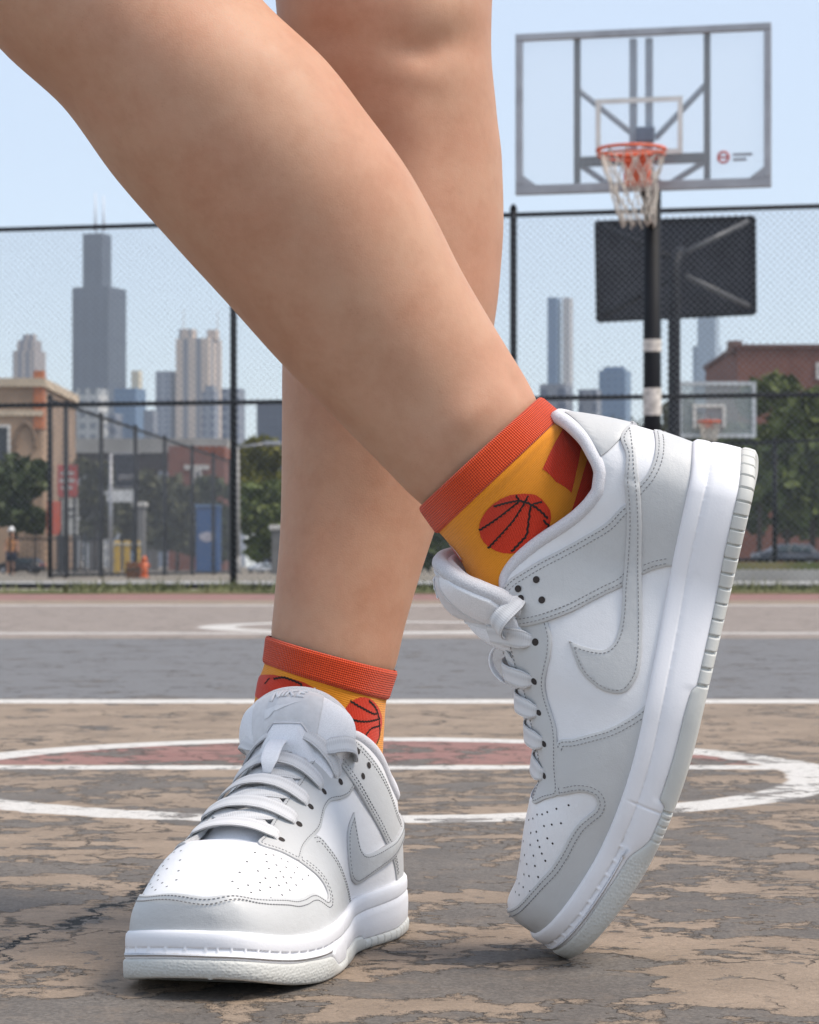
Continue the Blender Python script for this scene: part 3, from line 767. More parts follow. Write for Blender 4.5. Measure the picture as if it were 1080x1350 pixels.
def smooth_open(P, k=6):
    D = to_d(P); d = np.r_[0, np.cumsum(np.linalg.norm(np.diff(D, axis=0), axis=1))]; t = np.linspace(0, d[-1], len(P)*k)
    return from_d(np.stack([pchip(d, D[:, 0])(t), pchip(d, D[:, 1])(t)], 1))

def shoe_root(rotm, loc):
    r = bpy.data.objects.new('sneaker', None); col.objects.link(r); r.empty_display_size = .05
    M = Matrix([list(rotm[i]) + [loc[i]] for i in range(3)] + [[0, 0, 0, 1]]); r.matrix_world = M
    return r
shoe_l = tag(shoe_root(rot(0, 0, POSE_L[0]) @ BASE_L, (POSE_L[1], POSE_L[2], 0)), 'grey and white low sneaker planted flat with its toe cap facing us', 'sneaker', 'pair of sneakers')
_A0 = rot(*POSE_R[:3]) @ BASE_R; _A = _A0 @ rot(ROLL_R, 0, 0); _pv = np.array([.17, -.036, .028])
_T = np.array(POSE_R[3:6]) + _A0 @ _pv - _A @ _pv
_u, _g = sole_ring(480); _pts = np.concatenate([sole_pt(_u, _g, 1, q, bottom_z(u2x(_u)) + z) for q, z in ((-.0006, .004), (0, .0010), (.003, 0))])
_T[2] -= (bend(_pts, POSE_R[6]) @ _A.T + _T)[:, 2].min()
shoe_r = tag(shoe_root(_A, _T), 'grey and white low sneaker tipped up on its toe, heel raised, side showing', 'sneaker', 'pair of sneakers')
build_shoe(shoe_l, -1, 0.0, .013)
build_shoe(shoe_r, 1, POSE_R[6])
# ---------------------------------------------------------------- person: legs, socks
def ring_tables(rows, Zs, ratio):
    """rows of (left pixel, right pixel) surveyed across a limb -> centre, half axis, depth half axis along the limb"""
    C, A, D = [], [], []
    for (l, r), Z, q in zip(rows, Zs, ratio):
        a, b = np.array(at(*l, Z)), np.array(at(*r, Z)); C.append((a+b)/2); A.append((b-a)/2); D.append(np.linalg.norm(b-a)/2*q)
    n = np.arange(len(rows)); C, A, D = np.array(C), np.array(A), np.array(D)
    fs = [[pchip(n, M[:, i]) for i in range(3)] for M in (C, A)]; fd = pchip(n, D)
    return (lambda t: np.stack([f(t) for f in fs[0]], -1)), (lambda t: np.stack([f(t) for f in fs[1]], -1)), fd
class Limb:
    def __init__(s, rows, Zs, ratio, shape=None): s.c, s.a, s.d = ring_tables(rows, Zs, ratio); s.n = len(rows); s.shape = shape
    def P(s, t, th, off=0.0):
        t = np.asarray(t, float); th = np.asarray(th, float); c, a, d = s.c(t), s.a(t), s.d(t)
        L = np.linalg.norm(a, axis=-1, keepdims=True); k = (L + off)/L; cs, sn = np.cos(th)[..., None], np.sin(th)[..., None]
        if s.shape is not None: k = k + (s.shape(t, th)/L[..., 0])[..., None]; d = d + s.shape(t, th)
        return c + a*k*cs + np.array([0, -1, 0])*(d[..., None] + off)*sn
    def length(s, t0, t1, n=60):
        q = s.c(np.linspace(t0, t1, n)); return np.r_[0, np.cumsum(np.linalg.norm(np.diff(q, axis=0), axis=1))]
def loft(limb, t0, t1, nt, nth, off=0.0, caps=(False, False), uvscale=True, disp=None):
    t = np.linspace(t0, t1, nt); th = np.linspace(0, 2*np.pi, nth, endpoint=False); T, H = np.meshgrid(t, th, indexing='ij')
    o = off(T, H) if callable(off) else off
    if callable(off):
        P = limb.P(T.ravel(), H.ravel()); L = limb.P(T.ravel(), H.ravel(), .001) - P; P = P + L/.001*o.ravel()[:, None]
    else: P = limb.P(T.ravel(), H.ravel(), off)
    F_ = [(i*nth+j, i*nth+(j+1) % nth, (i+1)*nth+(j+1) % nth, (i+1)*nth+j) for i in range(nt-1) for j in range(nth)]
    V = list(P)
    for k, w in enumerate(caps):
        if w: r = (0 if k == 0 else (nt-1)*nth); V.append(P[r:r+nth].mean(0)); F_ += [(r+j, r+(j+1) % nth, len(V)-1) for j in range(nth)]
    ln = np.r_[limb.length(t0, t1, nt)]; r0 = np.linalg.norm(limb.a(t), axis=1).mean()
    uv = np.stack([(H.ravel()*r0), np.repeat(ln, nth)], 1); uv = np.concatenate([uv, np.zeros((len(V)-len(uv), 2))])
    return V, F_, uv

def skin_mat():
    t = NT('skin'); v = t.coord()
    blot = t.noise(v, 16, 4, .6); fine = t.noise(v, 260, 3, .6); mid = t.noise(v, 60, 4, .6)
    base = t.mix(t.sstep(blot, .30, .75), (.505, .295, .195), (.475, .238, .150))
    base = t.mix(t.sstep(mid, .35, .75, 0, .45), base, (.40, .195, .115))
    fre = t.voro(v, 620, 'F1'); dens = t.noise(v, 70, 3)
    spot = t.math('MULTIPLY', t.sstep(fre, .12, .24, 1, 0), t.sstep(dens, .48, .66))
    base = t.mix(t.math('MULTIPLY', spot, .28), base, (.25, .11, .065))
    c = t.mix(t.sstep(fine, .3, .75, 0, .22), base, (.58, .34, .235))
    pores = t.voro(v, 1100, 'F1'); lines = t.noise(t.mapv(v, (1, 1, 2.2)), 520, 4, .65)
    nm = t.bump(t.math('ADD', pores, lines), .00009, .5, t.bump(mid, .0008, .2))
    t.b.subsurface_method = 'RANDOM_WALK'
    return t.fin(c, t.sstep(fine, .3, .7, .54, .66), nm, **{'Subsurface Weight': .18, 'Subsurface Scale': .006, 'Subsurface Radius': (1, .35, .2), 'Specular IOR Level': .32})
M_SKIN = skin_mat()
def knit(name, c, c2, cuff=False):
    t = NT(name); uv = t.coord('UV'); x = t.node('SeparateXYZ'); t.link(uv, x.inputs[0])
    fu, fv = (1150, 950) if cuff else (1250, 1500)
    a = t.math('SINE', t.math('MULTIPLY', x.outputs[0], 2*math.pi*fu/1.6)); row = t.math('SINE', t.math('MULTIPLY', x.outputs[1], 2*math.pi*fv/1.6))
    if cuff:
        d1 = t.math('SINE', t.math('MULTIPLY', t.math('ADD', t.math('MULTIPLY', x.outputs[0], 1.0), x.outputs[1]), 2*math.pi*430)); d2 = t.math('SINE', t.math('MULTIPLY', t.math('SUBTRACT', x.outputs[0], x.outputs[1]), 2*math.pi*430))
        h = t.math('MULTIPLY', d1, d2)
    else: h = t.math('ADD', t.math('MULTIPLY', t.math('ABSOLUTE', a), .8), t.math('MULTIPLY', row, .35))
    n = t.noise(t.coord(), 500, 4, .7); h2 = t.math('ADD', h, t.math('MULTIPLY', n, 1.0))
    k = t.sstep(h2, -.4, 1.3); cc = t.mix(k, c2, c)
    nm = t.bump(h2, .0005 if cuff else .00028, .8)
    return t.fin(cc, .92, nm, **{'Sheen Weight': .25, 'Specular IOR Level': .2})
M_YEL = knit('yellow_knit', (.90, .330, .020), (.60, .185, .010))
M_CUFF = knit('orange_cuff_knit', (.80, .088, .016), (.46, .032, .007), True)
M_RED = knit('red_knit', (.66, .045, .016), (.46, .022, .008))
M_BLK = plain('black_yarn', (.018, .014, .013), .95, .3, 400)
M_WYARN = plain('white_yarn', (.8, .78, .76), .95, .1, 400)

person = tag(empty('person', (0, 1.36, 0)), 'person standing with bare legs crossed, in orange basketball print socks', 'person')
SOCK_R = [((554, 668), (710, 525)), ((579, 702), (741, 549)), ((593, 718), (754.5, 551)), ((607, 738), (766, 563)), ((622, 772), (783, 600)), ((640, 815), (797, 655)), ((690, 850), (835, 700))]
SOCK_L = [((354, 838), (522, 884)), ((349, 874), (510, 922)), ((341, 898), (507, 953)), ((334, 935), (505, 989)), ((330, 975), (503, 1020)), ((345, 1010), (495, 1050))]
sk_r = Limb(SOCK_R, [1.298, 1.298, 1.300, 1.302, 1.304, 1.304, 1.304], [.80, .76, .70, .62, .50, .40, .3])
sk_l = Limb(SOCK_L, [1.414, 1.412, 1.411, 1.410, 1.408, 1.408], [.92, .90, .86, .82, .78, .7])
LEG_R = [((622, 735), (726, 620)), ((590, 692), (716, 562)), ((558, 667), (707, 527)), ((532, 643), (692, 497)), ((500, 610), (671, 463)), ((438, 547), (640, 412)), ((372, 480), (607, 355)), ((300, 400), (574, 290)), ((225, 318), (535, 222)),
         ((150, 232), (486, 155)), ((84, 142), (434, 87)), ((0, 64), (350, 6)), ((-70, -20), (290, -80)), ((-115, -110), (225, -185)), ((-125, -210), (190, -290)), ((-120, -420), (215, -430)), ((-70, -800), (330, -800)), ((40, -1180), (480, -1180)), ((120, -1400), (560, -1380))]
Z_R = [1.304, 1.302, 1.299, 1.299, 1.299, 1.297, 1.294, 1.29, 1.286, 1.283, 1.282, 1.282, 1.283, 1.285, 1.29, 1.30, 1.33, 1.36, 1.38]
Q_R = [.45, .60, .76, .80, .82, .88, .94, .98, 1, 1, 1, .99, .98, .97, .98, .98, 1, 1, .95]
LEG_L = [((370, 920), (480, 950)), ((365, 872), (500, 908)), ((358, 838), (520, 882)), ((361, 800), (535, 822)), ((366, 745), (556, 752)), ((370, 690), (578, 686)), ((371.5, 620), (602, 612)), ((372, 540), (628, 525)), ((373, 460), (648, 450)), ((377, 380), (659, 370)), ((380, 300), (664, 290)),
         ((382, 220), (662, 215)), ((380, 150), (655, 150)), ((374, 90), (649, 90)), ((366, 30), (648, 30)), ((360, -40), (651, -40)), ((345, -180), (662, -180)), ((310, -460), (690, -460)), ((270, -800), (720, -800)), ((250, -1150), (730, -1150)), ((260, -1330), (720, -1330))]
Z_L = [1.412, 1.413, 1.414, 1.416, 1.42, 1.425, 1.43, 1.435, 1.438, 1.438, 1.436, 1.432, 1.425, 1.42, 1.418, 1.42, 1.425, 1.43, 1.43, 1.42, 1.41]
Q_L = [.90, .90, .90, .90, .90, .91, .93, .95, .97, .98, .97, .95, .94, .95, .97, .98, 1, 1, 1, .98, .95]
lg_r = Limb(LEG_R, Z_R, Q_R); lg_l = Limb(LEG_L, Z_L, Q_L)
def bumps(lst):
    def f(T, H):
        o = np.zeros_like(T)
        for t0, h0, st, sh, amp in lst:
            dh = (H - h0 + np.pi) % (2*np.pi) - np.pi; o += amp*np.exp(-((T-t0)/st)**2 - (dh/sh)**2)
        return o
    return f
# ankle bone, shin edge, calf and kneecap relief
leg_relief_r = bumps([(3.2, 1.45, .55, .35, .0022), (3.0, .55, .9, .22, -.0018), (5.5, 2.45, 2.5, .30, .0016), (8.5, .75, 2.0, .5, .0022), (4.6, 1.9, .8, .3, -.0012), (8.0, 1.8, 2.5, .4, -.0012)])
leg_relief_l = bumps([(13.9, 1.10, .75, .45, .0042), (12.98, 1.28, .30, .26, -.0032), (12.4, 1.30, .35, .25, .0014), (13.5, 2.15, .5, .3, -.0028), (14.4, 2.15, .5, .35, -.0030), (13.4, .75, .5, .28, -.0024), (11.6, 1.5, .6, .25, .0018), (8.5, 1.35, 2.6, .20, .0020), (7, 2.2, 2.5, .4, .0016), (15.2, 1.5, .6, .5, -.0014), (14.25, 1.95, .06, .30, -.0007), (14.5, 1.85, .05, .34, -.0008), (14.75, 1.95, .06, .30, -.0007), (14.0, 2.1, .05, .25, -.0006), (13.2, 1.0, .3, .2, -.0016), (5, 1.9, 1.4, .25, -.0010)])
mb = MB(); uvs = []
for lg, rel, n in ((lg_r, leg_relief_r, 150), (lg_l, leg_relief_l, 170)):
    V, Fq, uv = loft(lg, 0, lg.n-1, n, 112, rel, (True, True)); mb.add(V, Fq)
# hips join both thighs
hv = []; nt, nh = 26, 48
hc = np.array(at(420, -1440, 1.40))
for i in range(nt):
    ph = math.pi*i/(nt-1)
    for j in range(nh):
        a = 2*math.pi*j/nh; hv.append(hc + np.array([.165*math.sin(ph)*math.cos(a), .115*math.sin(ph)*math.sin(a), .13*math.cos(ph)]))
mb.add(hv, [(i*nh+j, i*nh+(j+1) % nh, (i+1)*nh+(j+1) % nh, (i+1)*nh+j) for i in range(nt-1) for j in range(nh)])
body = mesh('body', mb.v, [f[::-1] for f in mb.f], M_SKIN, None, True)
def adopt(o, root):
    o.parent = root; o.matrix_parent_inverse = Matrix.Translation(-Vector(root.location)); return o
adopt(body, person)

def motif(limb, poly, off, name=None, step=.0022):
    """a knitted-in figure that follows the sock; poly in (t, angle)"""
    P = np.array(poly); sc_ = np.array([.0125, .036]); D = P*sc_
    n = len(D); out = []
    for i in range(n):
        p0, p1, p2, p3 = D[i-1], D[i], D[(i+1) % n], D[(i+2) % n]; k = max(1, int(np.linalg.norm(p2-p1)/.0009))
        for t in np.arange(k)/k: out.append(p1 + (p2-p1)*t)
    B = np.array(out); lo, hi = B.min(0), B.max(0)
    a, b = np.meshgrid(np.arange(lo[0], hi[0], step), np.arange(lo[1], hi[1], step), indexing='ij'); G = np.stack([a.ravel(), b.ravel()], 1)
    G = G[inside(G, B)]; G = G[seg_dist(G, B) > step*.4]
    vs, es, fs, *_ = geometry.delaunay_2d_cdt([Vector(q)*100 for q in np.concatenate([B, G])], [(i, (i+1) % len(B)) for i in range(len(B))], [], 1, 1e-5)
    V = np.array([tuple(q) for q in vs])/100/sc_
    return limb.P(V[:, 0], V[:, 1], off), [tuple(f) for f in fs], V*np.array([.0125, .036])
def line_motif(limb, pts, w, off, jag=.0005):
    P = np.array(pts); d = np.r_[0, np.cumsum(np.linalg.norm(np.diff(P*[.0125, .036], axis=0), axis=1))]; t = np.linspace(0, d[-1], max(6, int(d[-1]/.0007)))
    q = np.stack([pchip(d, P[:, 0])(t), pchip(d, P[:, 1])(t)], 1); C = limb.P(q[:, 0], q[:, 1], off); Nn = limb.P(q[:, 0], q[:, 1], off+.001) - C
    T = np.gradient(C, axis=0); S = np.cross(T, Nn); S /= np.linalg.norm(S, axis=1, keepdims=True)
    j = np.array([((i % 3)-1)*jag for i in range(len(t))])[:, None]
    V = np.concatenate([C + S*(w/2+j*.5), C - S*(w/2-j*.5)]); n = len(t)
    return V, [(i, i+1, n+i+1, n+i) for i in range(n-1)]
def make_sock(limb, cuff_to, motifs, lines, whites, label, wob):
    limb.shape = wob
    V, Fq, uv = loft(limb, cuff_to-.25, limb.n-1, 90, 128, 0.0, (False, True))
    mb = MB(); mb.add(V, Fq, 0); UV = [tuple(q) for q in uv]
    o = mesh('sock', mb.v, [f[::-1] for f in mb.f], None, None, True, [M_YEL], mb.m, UV); adopt(o, person); o['label'] = label
    mb = MB(); UV = []
    for poly in motifs: V, f, u2 = motif(limb, poly, .00035); mb.add(V, f, 0); UV += [tuple(q) for q in u2]
    for l in lines: V, f = line_motif(limb, l, .0011, .00055); mb.add(V, f, 1); UV += [(0, 0)]*len(V)
    for l in whites: V, f = line_motif(limb, l, .0011, .00058, 0); mb.add(V, f, 2); UV += [(0, 0)]*len(V)
    m = mesh('knitted_basketball_pattern', mb.v, mb.f, None, None, True, [M_RED, M_BLK, M_WYARN], mb.m, UV); m.parent = o
    # thicker ribbed cuff
    def co(T, H):
        f = T/cuff_to; return .0002 + .0013*np.clip(np.minimum(f/.12, (1-f)/.14), 0, 1)**.5 + .0002*np.sin(H*7)
    V, Fq, uv = loft(limb, 0, cuff_to, 40, 128, co)
    c = mesh('cuff', V, [f[::-1] for f in Fq], M_CUFF, None, True, uv=uv); c.parent = o
    return o
RB = [(4.16, 1.359), (4.32, 1.369), (4.44, 1.41), (4.51, 1.471), (4.55, 1.551), (4.54, 1.651), (4.46, 1.762), (4.35, 1.875), (4.2, 1.993), (4.01, 2.094), (3.75, 2.19), (3.47, 2.265), (3.21, 2.305), (2.96, 2.305), (2.63, 2.265), (2.39, 2.202), (2.23, 2.106), (2.17, 2.015), (2.21, 1.907), (2.34, 1.813), (2.59, 1.711), (2.93, 1.621), (3.2, 1.541), (3.45, 1.461), (3.71, 1.41), (3.96, 1.38)]
RL = [[(2.32, 1.939), (2.78, 1.782), (3.22, 1.641), (3.71, 1.521), (4.27, 1.42)], [(2.66, 2.265), (2.96, 1.961), (3.16, 1.671)], [(3.51, 2.278), (3.51, 2.049), (3.5, 1.865), (3.4, 1.671), (3.28, 1.541)],
      [(4.16, 1.982), (4.16, 1.752), (3.85, 1.641), (3.6, 1.551), (3.77, 1.42)], [(2.84, 1.661), (3.17, 1.661)], [(4.2, 1.481), (4.44, 1.43), (4.51, 1.481)]]
RQ = [(2.96, 1.245), (2.39, .915), (1.73, .376), (1.72, -.3), (2.69, -.5), (3.3, .2), (3.6, .60), (3.91, .823), (4.26, 1.012), (3.67, 1.17)]
RS = [(3.75, -.3), (4.4, -.3), (5.2, .3), (5.2, .9), (4.66, 1.104), (4.39, .915), (4.1, .700), (3.85, .44), (3.6, .1)]
RT = [(1.93, 3.1), (1.93, 3.6), (3.2, 3.6), (3.1, 2.98), (2.5, 2.99)]
LB = [(2.02, .284), (2.26, .318), (2.5, .376), (2.72, .473), (2.91, .592), (3.06, .692), (3.18, .795), (3.23, .902), (3.21, .988), (3.13, 1.059), (3.0, 1.115), (2.83, 1.17), (2.63, 1.203), (2.41, 1.213), (2.17, 1.213), (1.91, 1.192), (1.65, 1.148), (1.42, 1.104), (1.24, 1.024), (1.12, .94), (1.07, .85), (1.08, .738), (1.17, .627), (1.31, .516), (1.51, .403), (1.74, .318)]
LL = [[(1.39, 1.115), (1.54, .915), (1.68, .592), (1.6, .495)], [(1.16, .767), (1.42, .574), (1.87, .428)], [(2.17, 1.213), (2.15, .952), (1.82, .403)], [(2.63, .781), (2.29, .644), (2.1, .376)], [(1.9, .428), (2.43, .376), (2.8, .473)],
      [(1.55, 2.45), (1.27, 2.19), (1.31, 1.928), (1.48, 1.886), (1.75, 1.95)], [(1.58, 2.55), (1.95, 2.587)]]
LB2 = [(1.99, 3.4), (1.67, 2.95), (1.35, 2.5), (1.23, 2.227), (1.19, 1.886), (1.29, 1.721), (1.76, 1.701), (2.1, 1.72), (2.4, 2.0), (2.6, 2.5), (2.5, 3.2)]
wob_r = bumps([(3.0, .35, .5, .10, .0016), (3.0, .62, .5, .08, -.0012), (2.6, .15, .5, .09, -.0012), (4, 1.2, 1, .5, .0015)])
wob_l = bumps([(2.0, 2.4, .25, .6, .0008), (1.6, 2.0, .2, .6, -.0006)])
sock_r = make_sock(sk_r, 1.0, [RB, RQ, RS, RT], RL, [[(1.95, 3.02), (2.4, 2.96), (3.0, 2.93)]], 'yellow orange sock with a whole knitted basketball at the ankle', wob_r)
sock_l = make_sock(sk_l, 1.0, [LB, LB2], LL, [[(1.28, 1.69), (1.55, 1.68), (1.9, 1.68)]], 'yellow orange sock with two partly hidden basketballs above the tongue', wob_l)
# ---------------------------------------------------------------- court with worn paint
def court_mat():
    t = NT('worn_court_paint'); P = t.coord(); x = t.node('SeparateXYZ'); t.link(P, x.inputs[0]); X, Y = x.outputs[0], x.outputs[1]
    m, ss = t.math, t.sstep
    flat = t.mapv(P, (1, 1, 0))
    wob = m('MULTIPLY', m('SUBTRACT', t.noise(flat, 30, 3), .5), .02)
    warp = t.noise(flat, 3.0, 4, .6, col_=True)
    sh = t.node('VectorMath'); sh.operation = 'MULTIPLY_ADD'; t.link(warp, sh.inputs[0]); sh.inputs[1].default_value = (.16, .16, 0); t.link(flat, sh.inputs[2]); WP = sh.outputs[0]
    # distances of the markings
    Yw, Xw = m('ADD', Y, wob), m('ADD', X, wob)
    def band(v, c, h, soft=.008): return ss(m('ABSOLUTE', m('SUBTRACT', v, c)), h-soft, h+soft, 1, 0)
    def ell(cx, cy, ax, ay):
        a = m('DIVIDE', m('SUBTRACT', Xw, cx), ax); b = m('DIVIDE', m('SUBTRACT', Yw, cy), ay); return m('SQRT', m('ADD', m('MULTIPLY', a, a), m('MULTIPLY', b, b)))
    r1 = ell(-.043, 2.515, .435, .475)
    ring = ss(m('ABSOLUTE', m('SUBTRACT', r1, 1)), .055, .075, 1, 0)
    ins = ss(r1, .93, .95, 1, 0)
    chord = m('MULTIPLY', band(Yw, 2.57, .026, .006), ss(r1, .95, .97, 1, 0))
    line = band(Yw, 3.83, .055)
    line2 = m('MULTIPLY', band(Yw, 7.75, .12, .03), .55)
    r2 = ell(-.08, 8.6, .56, .75); ring2 = ss(m('ABSOLUTE', m('SUBTRACT', r2, 1)), .09, .13, .9, 0)
    far_line = m('MULTIPLY', band(Yw, 13.4, .25, .05), .5)
    white = m('MAXIMUM', m('MAXIMUM', m('MAXIMUM', ring, chord), m('MAXIMUM', line, line2)), m('MAXIMUM', ring2, far_line))
    red = m('MAXIMUM', m('MULTIPLY', ins, ss(Yw, 2.60, 2.615)), ss(Yw, 15.2, 15.6))
    bluegrey = m('MULTIPLY', ss(Yw, 3.88, 3.92), ss(Yw, 7.1, 7.3, 1, 0))
    greyfar = m('MULTIPLY', ss(Yw, 7.2, 7.4), ss(Yw, 13.2, 13.8, 1, 0))
    # paint film that has flaked off
    big = t.noise(WP, 7.5, 7, .64); mid = t.noise(WP, 26, 6, .64); sml = t.noise(flat, 60, 5, .65)
    pn = m('ADD', m('ADD', m('MULTIPLY', big, .46), m('MULTIPLY', mid, .38)), m('MULTIPLY', sml, .18))
    zone = m('ADD', ss(Y, 1.9, 2.2, .518, .535), m('MULTIPLY', ss(Y, 2.6, 3.1, 0, 1), .045))
    zone = m('ADD', zone, m('MULTIPLY', white, .045))
    def patch(px, py, rx, ry, amt):
        a = m('DIVIDE', m('SUBTRACT', X, px), rx); b = m('DIVIDE', m('SUBTRACT', Y, py), ry); return ss(m('ADD', m('MULTIPLY', a, a), m('MULTIPLY', b, b)), .2, 1.6, amt, 0)
    for q in ((.061, 1.235, .09, .045, .07), (.034, 1.66, .07, .08, .05), (-.165, 1.155, .07, .03, .06), (.20, 1.50, .06, .05, .05), (0.05, 2.29, .50, .10, .05), (-.19, 1.40, .11, .10, -.055), (.165, 1.24, .07, .07, -.06), (.10, 1.42, .06, .06, -.05), (-.05, 1.17, .06, .03, -.04), (-.20, 1.85, .12, .14, -.03)):
        pn = m('ADD', pn, patch(*q))
    grad = m('SUBTRACT', pn, zone)                       # > 0 where the film is gone
    gone = ss(grad, -.0035, .0035)
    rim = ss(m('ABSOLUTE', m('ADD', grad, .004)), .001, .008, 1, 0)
    # hairline cracks in the film
    cn = t.node('VectorMath'); cn.operation = 'MULTIPLY_ADD'; t.link(t.noise(flat, 22, 4, .6, col_=True), cn.inputs[0]); cn.inputs[1].default_value = (.07, .07, 0); t.link(flat, cn.inputs[2])
    cr = t.voro(cn.outputs[0], 9, 'DISTANCE_TO_EDGE'); ck = m('MULTIPLY', ss(cr, .004, .016, 1, 0), ss(t.noise(flat, 7, 3), .50, .60))
    ck = m('MULTIPLY', ck, m('SUBTRACT', 1, gone))
    # one long open crack on the left: runs from (-.22, 1.27) to (-.145, 1.68)
    d0 = Vector((.075, .41)).normalized()
    along = m('ADD', m('MULTIPLY', m('ADD', X, .22), d0.x), m('MULTIPLY', m('SUBTRACT', Y, 1.27), d0.y))
    jit = m('MULTIPLY', m('SUBTRACT', t.noise(flat, 26, 5, .7), .5), .075)
    acr = m('ABSOLUTE', m('ADD', m('SUBTRACT', m('MULTIPLY', m('ADD', X, .22), d0.y), m('MULTIPLY', m('SUBTRACT', Y, 1.27), d0.x)), jit))
    win = m('MULTIPLY', ss(along, -.25, -.2), ss(along, .36, .42, 1, 0))
    wid = m('ADD', .0013, m('MULTIPLY', ss(t.noise(flat, 14, 3), .38, .66), .0075))
    big_ck = m('MULTIPLY', m('LESS_THAN', acr, wid), win)
    chip = m('MULTIPLY', m('MULTIPLY', ss(acr, .006, .013, 1, 0), win), ss(t.noise(flat, 18, 4), .45, .52))
    gone = m('MAXIMUM', gone, chip)
    chips = m('MULTIPLY', ss(t.noise(WP, 48, 5, .6), .625, .632), ss(t.noise(flat, 4, 2), .42, .58)); gone = m('MAXIMUM', gone, chips)
    thin = m('MULTIPLY', ss(grad, -.035, -.004), ss(t.noise(WP, 34, 6, .7), .40, .62))
    # colours
    grain = t.noise(flat, 700, 3, .7); agg = t.voro(flat, 420, 'F1'); stain = t.noise(flat, 1.6, 5, .6); st2 = t.noise(flat, 9, 5, .65)
    tan = t.mix(ss(st2, .3, .7), (.320, .243, .178), (.228, .172, .125))
    tan = t.mix(ss(stain, .45, .7, 0, .35), tan, (.21, .168, .130))
    film = t.mix(greyfar, tan, (.270, .225, .195))
    film = t.mix(bluegrey, film, (.165, .162, .164))
    film = t.mix(m('MULTIPLY', red, .75), film, (.27, .125, .115))
    film = t.mix(m('MULTIPLY', white, ss(sml, .25, .5, .62, .96)), film, (.60, .575, .54))
    asph = t.mix(ss(st2, .3, .7), (.130, .113, .099), (.186, .162, .140))
    asph = t.mix(ss(agg, .35, .6, .0, .45), asph, (.075, .068, .062))
    asph = t.mix(m('MULTIPLY', white, .35), asph, (.45, .43, .41))
    dust = ss(t.noise(flat, 40, 4, .7), .5, .72, 0, .45); asph = t.mix(dust, asph, (.235, .180, .135))
    film = t.mix(m('MULTIPLY', thin, .6), film, (.185, .150, .118))
    c = t.mix(gone, film, asph)
    c = t.mix(m('MULTIPLY', rim, ss(mid, .3, .6, .15, .7)), c, (.07, .06, .05))  # dark line along flake edges: edge shading painted in, plus collected dirt
    c = t.mix(m('MULTIPLY', ck, .8), c, (.05, .042, .035))
    pits = m('MULTIPLY', ss(t.noise(flat, 130, 4, .65), .66, .70), ss(t.noise(flat, 6, 3), .40, .62)); c = t.mix(m('MULTIPLY', pits, .7), c, (.07, .06, .052))
    c = t.mix(big_ck, c, (.012, .011, .010))
    k = m('MULTIPLY', ss(grain, .25, .75, .76, 1.18), ss(t.noise(flat, 190, 3, .7), .3, .7, .88, 1.08)); cc = t.node('VectorMath'); cc.operation = 'SCALE'; t.link(c, cc.inputs[0]); t.link(k, cc.inputs['Scale'])
    # relief: film edge, cracks, grit
    h = m('ADD', m('MULTIPLY', gone, -1), m('MULTIPLY', ss(grad, -.03, 0, 0, .45), m('SUBTRACT', 1, gone)))
    h = m('SUBTRACT', h, m('MULTIPLY', ck, .8)); h = m('SUBTRACT', h, m('MULTIPLY', big_ck, 4))
    n1 = t.bump(h, .0026, 1.0); gr = m('ADD', m('MULTIPLY', grain, .7), m('MULTIPLY', t.noise(flat, 260, 3), 1.0)); n2 = t.bump(gr, .0011, .55, n1)
    n3 = t.bump(mid, .006, .25, n2)
    return t.fin(cc.outputs[0], ss(grain, .3, .7, .72, .9), n3, **{'Specular IOR Level': .3})
def sheet(name, pts, z, m, kind='structure'):
    return tag(mesh(name, [(x, y, z) for x, y in pts], [tuple(range(len(pts)))], m), kind=kind)
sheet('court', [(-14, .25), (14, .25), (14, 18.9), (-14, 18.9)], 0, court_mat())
M_DIRT = plain('dry_ground', (.20, .17, .13), .95, .3, .35)
sheet('ground', [(-4500, 18.9), (4500, 18.9), (4500, 9000), (-4500, 9000)], -.004, M_DIRT)
def grass_mat():
    t = NT('lawn'); v = t.coord(); c = t.mix(t.sstep(t.noise(v, 1.3, 5), .35, .65), (.075, .10, .028), (.19, .165, .075)); return t.fin(c, .95)
M_LAWN = grass_mat()
M_CONC = plain('pale_concrete', (.34, .33, .31), .9, .12, .8)
M_ASPH = plain('street_asphalt', (.085, .085, .09), .9, .15, .5)
# raised verge, kerb and street on the right, where the car stands
def slab(name, lo, hi, m): return tag(MB().box(lo, hi).build(name, m), kind='structure')
slab('grass_verge', (-9, 19.0, -.3), (12, 21.2, .012), M_LAWN)
slab('path', (-16, 24.0, -.3), (16, 34.0, .008), M_CONC)
slab('kerb', (3.2, 34.2, -.3), (30, 35.2, .16), M_CONC)
slab('lawn_bank', (3.2, 35.2, -.3), (40, 52.0, .26), M_LAWN)
slab('street', (6, 52.0, -.3), (60, 90, .22), M_ASPH)
# short grass growing along the fence
gv, gf = [], []
for i in range(3400):
    X = rng.uniform(-4.6, 4.8); Y = rng.gauss(20.2, .55); h = rng.uniform(.03, .11)*(1.4 if rng.random() < .15 else 1); w = rng.uniform(.006, .012); a = rng.uniform(0, 6.28); lx, ly = rng.gauss(0, .03), rng.gauss(0, .03)
    if math.sin(X*2.3) + math.sin(X*5.1+1) < -.2 and rng.random() < .8: continue
    b = len(gv); gv += [(X-w*math.cos(a), Y-w*math.sin(a), .01), (X+w*math.cos(a), Y+w*math.sin(a), .01), (X+lx, Y+ly, h)]; gf.append((b, b+1, b+2))
gg = mesh('grass', gv, gf, plain('grass_blades', (.12, .125, .06), .9, .5, 3)); tag(gg, 'short patchy grass growing along the foot of the tall fence', 'grass', kind='stuff')
